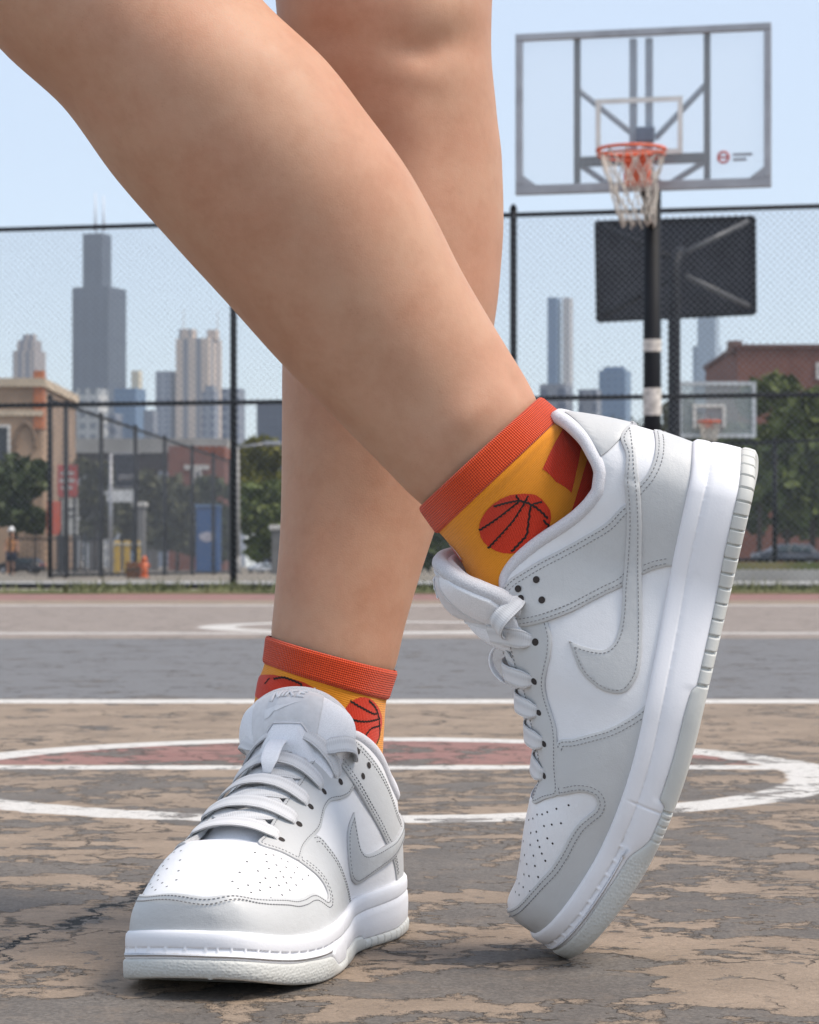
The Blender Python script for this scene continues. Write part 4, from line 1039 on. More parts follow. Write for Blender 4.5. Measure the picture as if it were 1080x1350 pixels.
# ---------------------------------------------------------------- fences and hoops
M_BLACKM = plain('black_painted_steel', (.009, .010, .013), .6, .2, 8); M_BLACKM.node_tree.nodes['Principled BSDF'].inputs['Specular IOR Level'].default_value = .2
M_GALV = plain('galvanised_wire', (.20, .21, .23), .5, .15, 6, 0, 60, .3)
M_ALU = plain('weathered_aluminium', (.34, .34, .36), .45, .12, 5, 0, 60, .5)
M_STEELB = plain('blue_grey_steel', (.14, .17, .22), .5, .15, 6)
M_RIM = plain('orange_rim_paint', (.62, .11, .045), .5, .15, 10)
M_NET = plain('weathered_net_cord', (.55, .50, .44), .95, .2, 20)
M_WPAINT = plain('white_board_lines', (.62, .60, .57), .6, .08, 10)
M_STICK = plain('torn_paper_wrap', (.55, .52, .48), .9, .3, 25)
def glass_mat():
    t = NT('scratched_acrylic'); v = t.coord()
    t.fin((.86, .92, .96), .08, None, **{'Alpha': .14, 'Specular IOR Level': .5}); return t.m
M_GLASS = glass_mat()
def plane_clip(p0, p1, W, H):
    (x0, y0), (x1, y1) = p0, p1; t0, t1 = 0.0, 1.0
    for p, q in ((-(x1-x0), x0), (x1-x0, W-x0), (-(y1-y0), y0), (y1-y0, H-y0)):
        if abs(p) < 1e-12:
            if q < 0: return None
        else:
            r = q/p
            if p < 0: t0 = max(t0, r)
            else: t1 = min(t1, r)
    if t0 >= t1: return None
    f = lambda t: (x0+(x1-x0)*t, y0+(y1-y0)*t); return f(t0), f(t1)
def chain_fence(name, label, A, B, z0, z1, post_s, rails, pitch=.056, wire=.0021, post_r=.03, rail_r=.021, mesh_m=None, cat='fence', group=None):
    A, B = Vector((A[0], A[1], 0)), Vector((B[0], B[1], 0)); L = (B-A).length; d = (B-A)/L
    root = tag(empty(name, A), label, cat, group); nrm = Vector((-d.y, d.x, 0))
    for s_ in post_s:
        p = d*s_
        MB().bar(p + Vector((0, 0, z0-.05)), p + Vector((0, 0, z1+.05)), post_r, 10).bar(p + Vector((0, 0, z1+.05)), p + Vector((0, 0, z1+.09)), post_r*1.15, 10, r2=post_r*.4).build('post', M_BLACKM, root, True)
    for z in rails: MB().bar(d*0 + Vector((0, 0, z)), d*L + Vector((0, 0, z)), rail_r, 8).build('rail', M_BLACKM, root, True)
    mb = MB(); H = z1 - z0; k = -H
    while k < L + H:
        for sgn in (1, -1):
            seg = plane_clip((k, 0 if sgn > 0 else H), (k+H, H if sgn > 0 else 0), L, H)
            if seg:
                (a, b), (c, e) = seg; o = nrm*(-post_r*.9 + sgn*wire); mb.bar(d*a + o + Vector((0, 0, z0+b)), d*c + o + Vector((0, 0, z0+e)), wire, 3, cap=False)
        k += pitch
    mb.build('wire_mesh', mesh_m or M_GALV, root)
    return root
fa, fb = Vector((-3.526, 22.2)), Vector((3.296, 20.75)); fd = (fb-fa).normalized(); fA = fa - fd*1.2; fB = fb + fd*1.4
def s_at(px):      # where along the fence a photo column meets it
    t = (px - CX)/F; return (t*fA.y - fA.x)/(fd.x - t*fd.y)
chain_fence('chain_link_fence', 'tall black framed chain link fence across the end of the court', fA, fB, .03, 3.10, [s_at(308), s_at(677), s_at(-64), s_at(1098)], [3.10, 1.585, .035])
chain_fence('chain_link_fence', 'chain link side fence receding behind the tall end fence on the skyscraper side', (at(66, 747, 44).x, 44), (at(304, 747, 70).x, 70), .05, 3.05, [.0, 1.5, 5.2, 9.4, 13.6, 18.2, 22.3, 26.0], [3.05, .05], .09, .0012, .045, .03)
chain_fence('chain_link_fence', 'lower dark fence before the parked dark estate car', (at(930, 747, 46).x, 46), (at(1130, 747, 44).x, 44), .3, 2.38, [1.45, 3.6], [2.38, .32], .09, .0013, .045, .03)

def tube_(a, b, r, n=8): return MB().bar(a, b, r, n)
def board_hoop(label):
    """clear backboard hoop nearest to us; board frame: u to the right, w towards us"""
    L_, R__ = at(680, 747, 18.2), at(1017, 747, 17.8); L_.z = R__.z = 0; mid = (L_+R__)/2; u = (R__-L_).normalized(); w = Vector((u.y, -u.x, 0)); W = (R__-L_).length
    root = tag(empty('basketball_hoop', (mid.x, mid.y, 0)), label, 'basketball hoop'); b0, b1 = 2.82, 3.955; Z = Vector((0, 0, 1))
    M = Matrix(((u.x, -w.x, 0, 0), (u.y, -w.y, 0, 0), (0, 0, 1, 0), (0, 0, 0, 1)))        # local x right, y away
    P = lambda x, y, z: M @ Vector((x, y, z)); h = W/2
    fr = MB(); t = .05
    fr.bbox((-h, -.02, b0), (h, .03, b0+t*1.35), .006, M=M).bbox((-h, -.02, b1-t), (h, .03, b1), .006, M=M).bbox((-h, -.019, b0+t*1.35), (-h+t, .029, b1-t), .006, M=M).bbox((h-t, -.019, b0+t*1.35), (h, .029, b1-t), .006, M=M)
    for sx in (-1, 1): fr.add([P(sx*(h-t), -.022, b0+.065), P(sx*(h-t-.1), -.022, b0+.065), P(sx*(h-t), -.022, b0+.14)], [(0, 1, 2) if sx < 0 else (0, 2, 1)])
    fr.build('backboard_frame', M_ALU, root)
    MB().box((-h+t, 0, b0+t*1.35), (h-t, .012, b1-t), M=M).build('backboard', M_GLASS, root)
    X = lambda px: (px - 848.5)/337*W; Zp = lambda py: b0 + (256 - py)/(256-41)*(b1-b0)
    sq = MB(); a, c, lo, hi, k = X(787), X(902), Zp(208), Zp(132), .036
    sq.box((a, -.004, hi-k), (c, -.001, hi), M=M).box((a, -.004, lo), (a+k, -.001, hi-k), M=M).box((c-k, -.004, lo), (c, -.001, hi-k), M=M).box((a+k, -.004, lo), (c-k, -.001, lo+k), M=M); sq.build('target_square', M_WPAINT, root)
    for px in (760, 932): MB().bbox((X(px)-.022, .06, b0+.07), (X(px)+.022, .11, b1-.03), .006, M=M).build('support_bar', M_BLACKM, root)
    for px in (834.5, 855.5): MB().bbox((X(px)-.026, .07, Zp(205)), (X(px)+.026, .12, b1-.05), .006, M=M).build('support_bar', M_STEELB, root)
    for (p, q) in (((762, 116), (838, 180)), ((932, 112), (862, 182)), ((762, 214), (806, 246)), ((932, 214), (876, 246))):
        MB().bar(P(X(p[0]), .12, Zp(p[1])), P(X(q[0]), .16, Zp(q[1])), .022, 8).build('brace', M_STEELB, root)
    MB().bbox((X(762), .07, Zp(218)), (X(930), .13, Zp(205)), .01, M=M).build('cross_beam', M_BLACKM, root)
    MB().bbox((X(842), -.06, Zp(192)), (X(866), -.002, Zp(172)), .012, M=M).build('mount_plate', M_STEELB, root)
    rr, rc, rz = .232, -.40, 3.045; cx_ = X(845)
    MB().tube([P(cx_ + rr*math.cos(q), rc + rr*math.sin(q), rz) for q in np.linspace(0, 2*math.pi, 48, endpoint=False)], .0125, 8, closed=True).tube([P(cx_ + rr*.985*math.cos(q), rc + rr*.985*math.sin(q), rz-.035) for q in np.linspace(0, 2*math.pi, 48, endpoint=False)], .007, 6, closed=True).bar(P(cx_-.07, -.01, rz-.03), P(cx_-.1, rc+rr*.8, rz), .014, 6).bar(P(cx_+.07, -.01, rz-.03), P(cx_+.1, rc+rr*.8, rz), .014, 6).bbox((cx_-.09, -.16, rz-.20), (cx_+.09, -.012, rz+.03), .02, M=M).build('rim', M_RIM, root, True)
    nb = MB(); N = 12; rad = lambda f: rr*(1 - .52*f**.7); dx = lambda f: .05*f**1.5
    for k in range(N):
        for sg in (1, -1):
            pts = []
            for f in np.linspace(0, 1, 13):
                q = 2*math.pi*(k + sg*f*2.2)/N; wv = 1 + .06*math.sin(9*f + k*1.7); pts.append(P(cx_ + dx(f) + rad(f)*wv*math.cos(q), rc + rad(f)*wv*math.sin(q), rz - .01 - .50*f + .02*math.sin(k*2.1)*f))
            nb.tube(pts, .0052, 5)
    nb.build('net', M_NET, root, True)
    pb = Vector(at(860, 747, 19.0)); pb.z = 0; pl = pb - Vector((mid.x, mid.y, 0))
    MB().bar(pl, pl + Vector((0, 0, 3.05)), .066, 16).build('pole', M_BLACKM, root, True)
    MB().bar(pl + Vector((0, 0, 3.0)), P(X(845), .15, 3.10), .05, 10).bar(pl + Vector((0, 0, 2.7)), P(X(845), .15, 2.98), .04, 10).build('pole_arm', M_BLACKM, root, True)
    for py, hh in ((456, .09), (530, .20)):
        z = CAM_H - (py - HORIZON)*19/F; MB().bar(pl + Vector((0, 0, z-hh/2)), pl + Vector((0, 0, z+hh/2)), .0685, 16, cap=False).build('pole_sticker', M_STICK, root, True)
    lg = MB(); lx, lz = X(955), Zp(215)
    lg.tube([P(lx + .037*math.cos(q), -.004, lz + .037*math.sin(q)) for q in np.linspace(0, 2*math.pi, 24, endpoint=False)], .009, 6, closed=True).box((lx-.028, -.006, lz-.008), (lx+.028, -.002, lz+.008), M=M)
    lg.box((lx+.065, -.005, lz+.006), (lx+.20, -.002, lz+.024), 1, M).box((lx+.065, -.005, lz-.028), (lx+.16, -.002, lz-.010), 1, M)
    lg.build('maker_mark', None, root, mats=[plain('faded_red_print', (.45, .10, .09), .6), plain('grey_print', (.22, .22, .24), .6)])
    return root
board_hoop('clear backboard hoop with grey frame, orange rim and torn net, nearest the end fence')
# dark backboard seen from behind, beyond the fence
Y2 = 29.5; root = tag(empty('basketball_hoop', (at(888, 747, Y2).x, Y2, 0)), 'solid dark backboard seen from the back on a bent black pole beyond the fence', 'basketball hoop')
o0 = Vector(root.location); Q = lambda px, py, dy=0.0: at(px, py, Y2+dy) - o0
bl, br_, tl, tr_ = Q(788, 423, 1.15), Q(995, 413, .75), Q(786, 294, 1.15), Q(994, 287, .75)
bm_ = MB(); dn = Vector((0, .05, 0)); bm_.add([bl, br_, tr_, tl, bl+dn, br_+dn, tr_+dn, tl+dn], [(0, 1, 2, 3), (7, 6, 5, 4), (0, 4, 5, 1), (1, 5, 6, 2), (2, 6, 7, 3), (3, 7, 4, 0)])
bm_.build('backboard', plain('dark_board_back', (.014, .015, .021), .85, .15, 3), root)
e = MB()
for a, b in ((bl, br_), (br_, tr_), (tr_, tl), (tl, bl)): e.bar(a + Vector((0, -.02, 0)), b + Vector((0, -.02, 0)), .025, 6)
e.build('backboard_frame', M_BLACKM, root)
MB().tube([Q(889, 760), Q(889, 600), Q(889, 400), Q(889, 350), Q(893, 338, .1), Q(899, 332, .3)], .072, 12).build('pole', M_BLACKM, root, True)
M_DGREY = plain('rubbed_grey_steel', (.075, .075, .078), .5, .25, 10)
for a, b in (((897, 336, .3), (986, 292, .7)), ((905, 364, .3), (988, 404, .7)), ((885, 340, .3), (795, 298, 1.05)), ((885, 368, .3), (797, 416, 1.05))):
    MB().bar(Q(*a), Q(*b), .032, 8).build('brace', M_DGREY if a[0] > 890 else M_BLACKM, root, True)
# small clear hoop across the street
Y3 = 55; root = tag(empty('basketball_hoop', (at(935, 747, Y3).x, Y3, 0)), 'small distant clear backboard hoop with pale frame in front of the trees', 'basketball hoop'); o0 = Vector(root.location); Q = lambda px, py, dy=0.0: at(px, py, Y3+dy) - o0
fr = MB(); w_ = .075
def fbox(mb, x0, y0, x1, y1, dy0, dy1): a, b = Q(x0, y1, dy0), Q(x1, y0, dy0); mb.box((a.x, dy0, a.z), (b.x, dy1, b.z))
for r in ((894, 503, 997, 508), (894, 572, 997, 577), (894, 508, 899, 572), (992, 508, 997, 572)): fbox(fr, *r, -.03, .05)
fr.build('backboard_frame', plain('pale_grey_paint', (.50, .52, .55), .6, .1, 3), root)
t3 = NT('milky_acrylic'); t3.fin((.40, .44, .45), .3, None, Alpha=.42); g3 = MB(); fbox(g3, 899, 508, 992, 572, 0, .02); g3.build('backboard', t3.m, root)
s3 = MB()
for r in ((914, 533, 957, 537), (914, 537, 918, 564), (953, 537, 957, 564)): fbox(s3, *r, -.04, -.005)
s3.build('target_square', M_WPAINT, root)
c3 = Q(935.5, 556, -.45); MB().tube([c3 + Vector((.225*math.cos(q), .225*math.sin(q), 0)) for q in np.linspace(0, 6.283, 24, endpoint=False)], .03, 6, closed=True).bbox(tuple(c3 + Vector((-.12, .2, -.12))), tuple(c3 + Vector((.12, .44, .02))), .02).build('rim', M_RIM, root, True)
n3 = MB()
for k in range(10):
    for sg in (1, -1): n3.tube([c3 + Vector(((.225-.09*f)*math.cos(6.283*(k+sg*f*1.5)/10), (.225-.09*f)*math.sin(6.283*(k+sg*f*1.5)/10), -.42*f)) for f in np.linspace(0, 1, 7)], .012, 4)
n3.build('net', M_NET, root)
MB().bar(Q(938, 757, .6), Q(938, 545, .6), .06, 10).bar(Q(938, 545, .6), Q(938, 548, .05), .05, 8).build('pole', M_BLACKM, root, True)
# ---------------------------------------------------------------- trees, street things, buildings, skyline
def leaf_mat(name, a, b):
    t = NT(name); v = t.coord(); i = t.n.new('ShaderNodeNewGeometry')
    c = t.mix(i.outputs['Random Per Island'], a, b); c = t.mix(t.sstep(t.noise(v, .9, 3), .4, .65, 0, .5), c, tuple(q*.6 for q in a))
    return t.fin(c, .6, None, **{'Specular IOR Level': .25})
M_LEAF = {'dark': leaf_mat('dark_leaves', (.045, .062, .026), (.095, .115, .042)), 'mid': leaf_mat('green_leaves', (.085, .115, .030), (.165, .190, .050)), 'yellow': leaf_mat('yellow_green_leaves', (.11, .115, .02), (.20, .185, .03)), 'olive': leaf_mat('olive_leaves', (.062, .066, .034), (.120, .118, .055))}
M_BARK = plain('bark', (.075, .058, .045), .95, .25, 4)
def tree(name, label, px0, px1, py0, py1, Y, leaf, ground=0.0, n=4200, trunk=True, size=.25, seed=0, group='trees beyond the fences'):
    r = np.random.default_rng(abs(seed + int(px0*7) + int(Y))); a, b = at(px0, py1, Y), at(px1, py0, Y); cx, w, zt, zb = (a.x+b.x)/2, (b.x-a.x)/2, b.z, max(a.z, ground+.4)
    root = tag(empty(name, (cx, Y, ground)), label, 'shrub' if name == 'shrub' else 'tree', group); H = zt - zb
    nb = 26; cs = np.stack([r.uniform(-.85, .85, nb)*w, r.uniform(-.6, .6, nb)*w, zb - ground + H*(.15 + .75*r.random(nb))], 1); cs[:, 0] = np.clip(cs[:, 0], -w*.85, w*.85); cs[:, 1] = np.clip(cs[:, 1], -w*.75, w*.75)
    cs[0] = (0, 0, zb-ground+H*.85); rad = np.minimum(w, H)*(.24 + .26*r.random(nb)); k = r.integers(0, nb, n)
    d = r.normal(size=(n, 3)); d /= np.linalg.norm(d, axis=1, keepdims=True); p = cs[k] + d*(rad[k]*r.random(n)**.45)[:, None]; p[:, 2] = np.clip(p[:, 2], .15, zt-ground)
    u = r.normal(size=(n, 3)); u /= np.linalg.norm(u, axis=1, keepdims=True); v = np.cross(u, r.normal(size=(n, 3))); v /= np.linalg.norm(v, axis=1, keepdims=True); s = size*(.6 + .8*r.random(n))[:, None]
    V = np.stack([p - u*s, p + v*s*.55, p + u*s, p - v*s*.55], 1).reshape(-1, 3)
    mesh('crown', V, np.arange(4*n).reshape(-1, 4).tolist(), M_LEAF[leaf], root)
    if trunk:
        mb = MB(); rt = .045*w + .05; zc = zb - ground + H*.45
        mb.bar((0, 0, -.05), (.03*w, 0, zc), rt, 8, r2=rt*.55)
        for q in range(6): e = cs[q+1]; s0 = Vector((.02*w, 0, zc*(.55+.07*q))); mb.bar(s0, e, rt*.35, 5, r2=rt*.1)
        mb.build('trunk', M_BARK, root, True)
    return root
tree('tree', 'dark bushy tree in front of the tan stone building', -22, 62, 600, 712, 92, 'dark')
tree('tree', 'olive tree behind the red and white sign boards', 98, 152, 600, 725, 118, 'olive')
tree('tree', 'olive tree between the dark banner and the blue cabin', 150, 235, 618, 730, 124, 'olive')
tree('tree', 'dull green tree in front of the brown brick building', 205, 262, 640, 745, 110, 'olive')
tree('tree', 'dark tree behind the blue cabin', 238, 318, 628, 748, 128, 'dark')
tree('tree', 'yellow green sunlit tree rising beside the standing leg', 316, 372, 580, 665, 96, 'yellow')
tree('tree', 'dark green tree under the yellow green one', 322, 392, 632, 738, 88, 'mid')
tree('tree', 'tall dark tree seen between the crossed legs', 372, 470, 610, 745, 140, 'mid')
tree('tree', 'green tree low beside the back leg calf', 555, 640, 640, 735, 100, 'mid')
tree('shrub', 'low dark shrub seen between the back leg and the raised tongue', 535, 645, 688, 752, 90, 'dark')
tree('tree', 'large leafy tree in front of the red brick roof', 958, 1044, 486, 690, 84, 'mid', .2, 8000)
tree('tree', 'broad leafy tree at the edge beside the red brick roof', 1012, 1130, 505, 700, 78, 'mid', .2, 8000)
tree('tree', 'dark lower tree behind the parked dark car', 985, 1090, 590, 712, 98, 'dark', .2, 4000)
tree('tree', 'dark tree just behind the raised heel', 900, 1000, 575, 715, 104, 'dark', .2, 4000)
tree('tree', 'small tree top under the pale tower near the black poles', 868, 945, 520, 640, 150, 'olive', .2)
tree('tree', 'row end tree beneath the blue glass block', 700, 800, 540, 700, 190, 'olive', 0, 2600)
tree('tree', 'grey green tree low between the poles', 790, 880, 548, 700, 180, 'olive', 0, 2600)
# ---- facades
def facade(name, wall, glass, cw, ch, mx=.18, my=.28, off=(0, 0)):
    """window grid of a far facade: cw x ch metres per window"""
    t = NT(name); v = t.coord(); x = t.node('SeparateXYZ'); t.link(v, x.inputs[0]); g = t.n.new('ShaderNodeNewGeometry'); nx = t.node('SeparateXYZ'); t.link(g.outputs['Normal'], nx.inputs[0])
    h = t.mix(t.math('GREATER_THAN', t.math('ABSOLUTE', nx.outputs[0]), .7), (0, 0, 0), (1, 1, 1)); hb = t.node('SeparateColor'); t.link(h, hb.inputs[0])
    hx = t.math('ADD', t.math('MULTIPLY', x.outputs[0], t.math('SUBTRACT', 1, hb.outputs[0])), t.math('MULTIPLY', x.outputs[1], hb.outputs[0]))
    fx = t.math('FRACT', t.math('ADD', t.math('DIVIDE', hx, cw), 100.0)); fz = t.math('FRACT', t.math('DIVIDE', x.outputs[2], ch))
    inx = t.math('MULTIPLY', t.math('GREATER_THAN', fx, mx), t.math('LESS_THAN', fx, 1-mx)); inz = t.math('MULTIPLY', t.math('GREATER_THAN', fz, my), t.math('LESS_THAN', fz, 1-my*.5))
    w = t.math('MULTIPLY', inx, inz); wall_ = t.mix(t.sstep(t.noise(v, .02, 3), .35, .65), tuple(q*.9 for q in wall), wall)
    c = t.mix(w, wall_, glass); return t.fin(c, t.math('SUBTRACT', .75, t.math('MULTIPLY', w, .45)))
def tower(label, parts, Y, m, extra=None, turn=-20.0, group='skyline towers', name='tower'):
    """parts: (px0, px1, py_top, py_bottom, depth in widths, dy)"""
    x0 = (parts[0][0]+parts[0][1])/2; root = tag(empty(name, (at(x0, 747, Y).x, Y, 0)), label, 'skyscraper' if name == 'tower' else 'building', group)
    th = R_(turn); c_, s_ = math.cos(th), math.sin(th)
    for k, (a, b, t_, bt, dp, dy) in enumerate(parts):
        A, B = at(a, bt, Y), at(b, t_, Y); z0 = max(0, A.z) if bt < 740 else -1
        w = (B.x-A.x)/(c_ + dp*abs(s_)); cx, cy = (A.x+B.x)/2 - root.location.x, dy + w*dp/2
        M = Matrix.Translation((cx, cy, 0)) @ Matrix.Rotation(th, 4, 'Z')
        o = MB().box((-w/2, -w*dp/2, 0), (w/2, w*dp/2, B.z - z0)).build('block', m[k] if isinstance(m, list) else m, root); o.matrix_local = Matrix.Translation((0, 0, z0)) @ M
    if extra: extra(root, Y)
    return root
GL_D, GL_B = (.05, .065, .09), (.16, .24, .34)
F_DARK = facade('dark_tower_cladding', (.040, .050, .070), (.014, .019, .030), 15, 60, .22, .06)
F_TAN = facade('tan_tower_stone', (.46, .37, .30), (.14, .14, .17), 10, 400, .28, 0)
F_TAN2 = facade('pale_tower_stone', (.58, .46, .36), (.17, .165, .18), 15, 400, .30, 0)
F_GREY = facade('grey_office_cladding', (.25, .27, .31), (.08, .10, .15), 9, 6, .25, .3)
F_BLUE = facade('blue_glass_cladding', (.16, .24, .34), (.10, .17, .28), 4, 4, .1, .15)
F_PALE = facade('pale_glass_cladding', (.38, .45, .52), (.22, .30, .38), 4, 4, .15, .2)
F_WHITE = facade('white_office_grid', (.55, .55, .54), (.22, .24, .27), 4, 4, .2, .3)
F_STRIPE = facade('pale_slim_tower_stripes', (.58, .54, .50), (.24, .25, .28), 9, 400, .30, .0)
def masts(root, Y):
    for px, top in ((121, 248), (132, 252)):
        a, b = at(px, 300, Y), at(px, top, Y); o = Vector((root.location.x, root.location.y, 0)); w = 1.4
        MB().bar(a - o + Vector((0, 40, 0)), b - o + Vector((0, 40, 0)), w*1.6, 8, r2=w*.5).build('antenna', plain('white_antenna', (.7, .7, .72), .6), root, True)
tower('tallest dark stepped skyscraper with two white antennas', [(94, 162, 378, 760, 1.0, 0), (107, 143, 306, 378, 1.0, 12)], 3400, F_DARK, masts)
tower('tan tower with a rounded crown at the edge of the skyline', [(16, 57, 462, 760, 1, 0), (21, 52, 448, 462, .8, 5), (28, 46, 440, 448, .6, 8)], 3000, F_TAN)
def spires(root, Y):
    for px, t_, b_ in ((240, 404, 436), (285, 405, 436)):
        o = Vector((root.location.x, root.location.y, 0)); MB().bar(at(px, b_, Y)-o + Vector((0, 20, 0)), at(px, t_, Y)-o + Vector((0, 20, 0)), .9, 6, r2=.3).build('antenna', M_WPAINT, root)
tower('pale stone tower with two notched crowns and thin masts', [(231, 290, 446, 760, .9, 0), (235, 258, 433, 446, 1, 6), (272, 288, 434, 446, 1, 6), (203, 231, 488, 760, 1, 14)], 2700, [F_TAN2, F_TAN2, F_TAN2, F_GREY], spires)
tower('slim blue grey tower with an arched top before the pale stone tower', [(266, 288, 516, 760, 1, 0), (270, 284, 508, 516, 1, 1)], 1900, F_GREY)
tower('dark grey office block beside the tall fence post', [(292, 322, 512, 760, 1, 0)], 1700, F_GREY)
tower('dark blue office block showing just beside the standing leg', [(338, 392, 530, 760, 1, 0)], 1500, facade('navy_office_cladding', (.07, .085, .12), (.04, .05, .08), 4, 4))
tower('wide glass office block with a white gridded side', [(57, 100, 516, 760, 1, 0), (100, 140, 512, 760, .8, .5)], 900, [F_PALE, F_WHITE], name='office_block', group='mid distance office blocks')
tower('small blue grey block with a cream turret', [(150, 190, 512, 760, 1, 0), (172, 186, 488, 512, 1, 4)], 1600, [F_BLUE, plain('cream_stone', (.6, .54, .42), .8)])
tower('grey stepped office block behind the fence rail', [(128, 160, 545, 760, 1, 0), (188, 206, 540, 760, 1, 4)], 1300, F_GREY, name='office_block', group='mid distance office blocks')
tower('bright slim twin tone tower, blue glass and pale stone', [(722, 741, 392, 760, 1.6, 0), (742, 757, 392, 760, 2, 2)], 2400, [F_BLUE, F_STRIPE])
tower('broad blue glass block low between the slim tower and black pole', [(790, 834, 488, 760, .8, 0), (796, 826, 483, 488, .5, 3)], 1500, F_BLUE)
tower('pale blue tower hanging below the dark backboard', [(920, 951, 395, 760, 1, 0), (915, 956, 455, 760, 1, 6)], 2500, F_PALE)
tower('grey brick block low at the foot of the slim tower', [(712, 756, 506, 760, 1, 0), (764, 796, 512, 760, 1, 6)], 1100, F_GREY, name='office_block', group='mid distance office blocks')
# tan stone building on the near left
M_TAN = plain('tan_stone_wall', (.36, .245, .165), .9, .2, .5); M_DWIN = plain('dark_window_glass', (.03, .035, .045), .3, .1, 1)
def near_building(name, label, px0, px1, py_top, Y, depth, m, windows=(), roof=None, cat='building', zb=-.1):
    A, B = at(px0, 747, Y), at(px1, py_top, Y); root = tag(empty(name, ((A.x+B.x)/2, Y, 0)), label, cat); w = (B.x-A.x)/2
    MB().box((-w, 0, zb), (w, depth, B.z)).build('wall', m, root)
    for (a, b, t_, bt) in windows:
        P0, P1 = at(a, bt, Y), at(b, t_, Y); ox = root.location.x; f = .12
        fr = MB().box((P0.x-ox, -.10, P0.z), (P1.x-ox, -.02, P0.z+f)).box((P0.x-ox, -.10, P1.z-f), (P1.x-ox, -.02, P1.z)).box((P0.x-ox, -.10, P0.z+f), (P0.x-ox+f, -.02, P1.z-f)).box((P1.x-ox-f, -.10, P0.z+f), (P1.x-ox, -.02, P1.z-f)).build('window', M_WPAINT, root)
        MB().box((P0.x-ox+f, -.07, P0.z+f), (P1.x-ox-f, -.03, P1.z-f)).build('pane', M_DWIN, fr)
    if roof: roof(root, A, B, w, depth)
    return root
def tan_roof(root, A, B, w, depth):
    MB().box((-w-.1, -.25, B.z-.25), (w+.15, depth+.2, B.z+.15)).box((-w, -.14, B.z-1.6), (w+.05, -.02, B.z-1.35)).build('cornice', plain('pale_stone_trim', (.52, .42, .31), .9, .15, .8), root)
    P = at(51, 508, 120); x = P.x - root.location.x
    MB().box((x-.22, -.1, B.z-2.2), (x+.22, .8, B.z+.5)).build('chimney', plain('orange_brick', (.42, .15, .07), .9, .2, 2), root)
    pts = [at(34 + 13*math.cos(q), 588 - 30*math.sin(q), 120) for q in np.linspace(-.1, math.pi+.1, 20)]
    MB().tube([Vector((p.x - root.location.x, -.06, p.z)) for p in pts], .11, 6).build('arch_moulding', plain('dark_stone', (.19, .13, .09), .9), root)  # arch moulding in a darker stone tone than the wall
near_building('stone_building', 'old tan stone building with an arched window and orange brick chimney', -60, 56, 503, 120, 12, M_TAN, ((-6, 14, 560, 640),), tan_roof)
def bridge():
    Y = 150; A, B = at(58, 597, Y), at(300, 578, Y); root = tag(empty('elevated_rail_bridge', (A.x, Y, 0)), 'pale concrete elevated track with dark girders below the skyline', 'bridge'); w = B.x-A.x
    MB().box((0, 0, A.z), (w, 4, B.z)).build('deck', M_CONC, root); MB().box((.1, .3, A.z-.95), (w-.1, 3.7, A.z)).build('girder', plain('dark_rust_steel', (.05, .035, .032), .8), root)
    for k in range(6): MB().box((1+k*(w-2)/5-.25, 1.6, -.1), (1+k*(w-2)/5+.25, 2.1, A.z-.95)).build('column', plain('grey_column', (.16, .15, .14), .9), root)
bridge()
M_BRICK = plain('red_brown_brick', (.22, .085, .06), .9, .15, 1.2)
near_building('brick_building', 'brown brick building under the elevated track with white lintels', 222, 296, 588, 138, 10, M_BRICK, ((243, 276, 613, 619), (256, 266, 619, 640)))
def red_roof(root, A, B, w, depth):
    P = at(979, 443, 110); x = P.x - root.location.x; MB().box((x-.28, .2, B.z-.3), (x+.28, 1.2, P.z)).build('chimney', plain('weathered_brick', (.16, .10, .085), .9, .2, 2), root)
    MB().box((-w-.1, -.15, B.z-.12), (w+.1, depth, B.z+.06)).build('roof_edge', plain('roof_edge_tiles', (.12, .06, .05), .9), root)
near_building('brick_building', 'red brick building with a broad gable and chimney above the trees', 972, 1150, 456, 112, 12, plain('red_brick_wall', (.185, .082, .062), .9, .12, 1.4), ((1076, 1090, 478, 500),), red_roof)
# ---- street things
def box_thing(name, label, cat, px0, px1, py0, py1, Y, depth, m, bev=.03, part='body', extra=None):
    A, B = at(px0, py1, Y), at(px1, py0, Y); root = tag(empty(name, ((A.x+B.x)/2, Y, min(A.z, 0))), label, cat); w = (B.x-A.x)/2; h = B.z - min(A.z, 0)
    MB().bbox((-w, 0, 0), (w, depth, h), bev).build(part, m, root)
    if extra: extra(root, w, h)
    return root
M_BLUE = plain('blue_plastic', (.025, .09, .24), .5, .08, 2)
def cabin(root, w, h):
    MB().bbox((-w+.05, -.03, .06), (w-.05, 0, h-.12), .01).build('door', M_BLUE, root); q = np.linspace(0, 2*math.pi, 28, endpoint=False)
    MB().add([(.27*math.cos(a), -.035, h*.56 + .16*math.sin(a)) for a in q] + [(.27*math.cos(a), -.045, h*.56 + .16*math.sin(a)) for a in q], [tuple(range(28, 56))] + [(k, (k+1) % 28, 28+(k+1) % 28, 28+k) for k in range(28)]).build('round_emblem', plain('faded_white_emblem', (.42, .40, .46), .6), root)
    MB().bbox((-w-.03, -.05, h), (w+.03, 1.05, h+.09), .04).build('roof', plain('pale_blue_roof', (.10, .18, .32), .5), root)
box_thing('portable_cabin', 'tall blue cabin with a round pale emblem on its door', 'cabin', 258, 289, 669, 757, 84, 1.0, M_BLUE, .03, 'body', cabin)
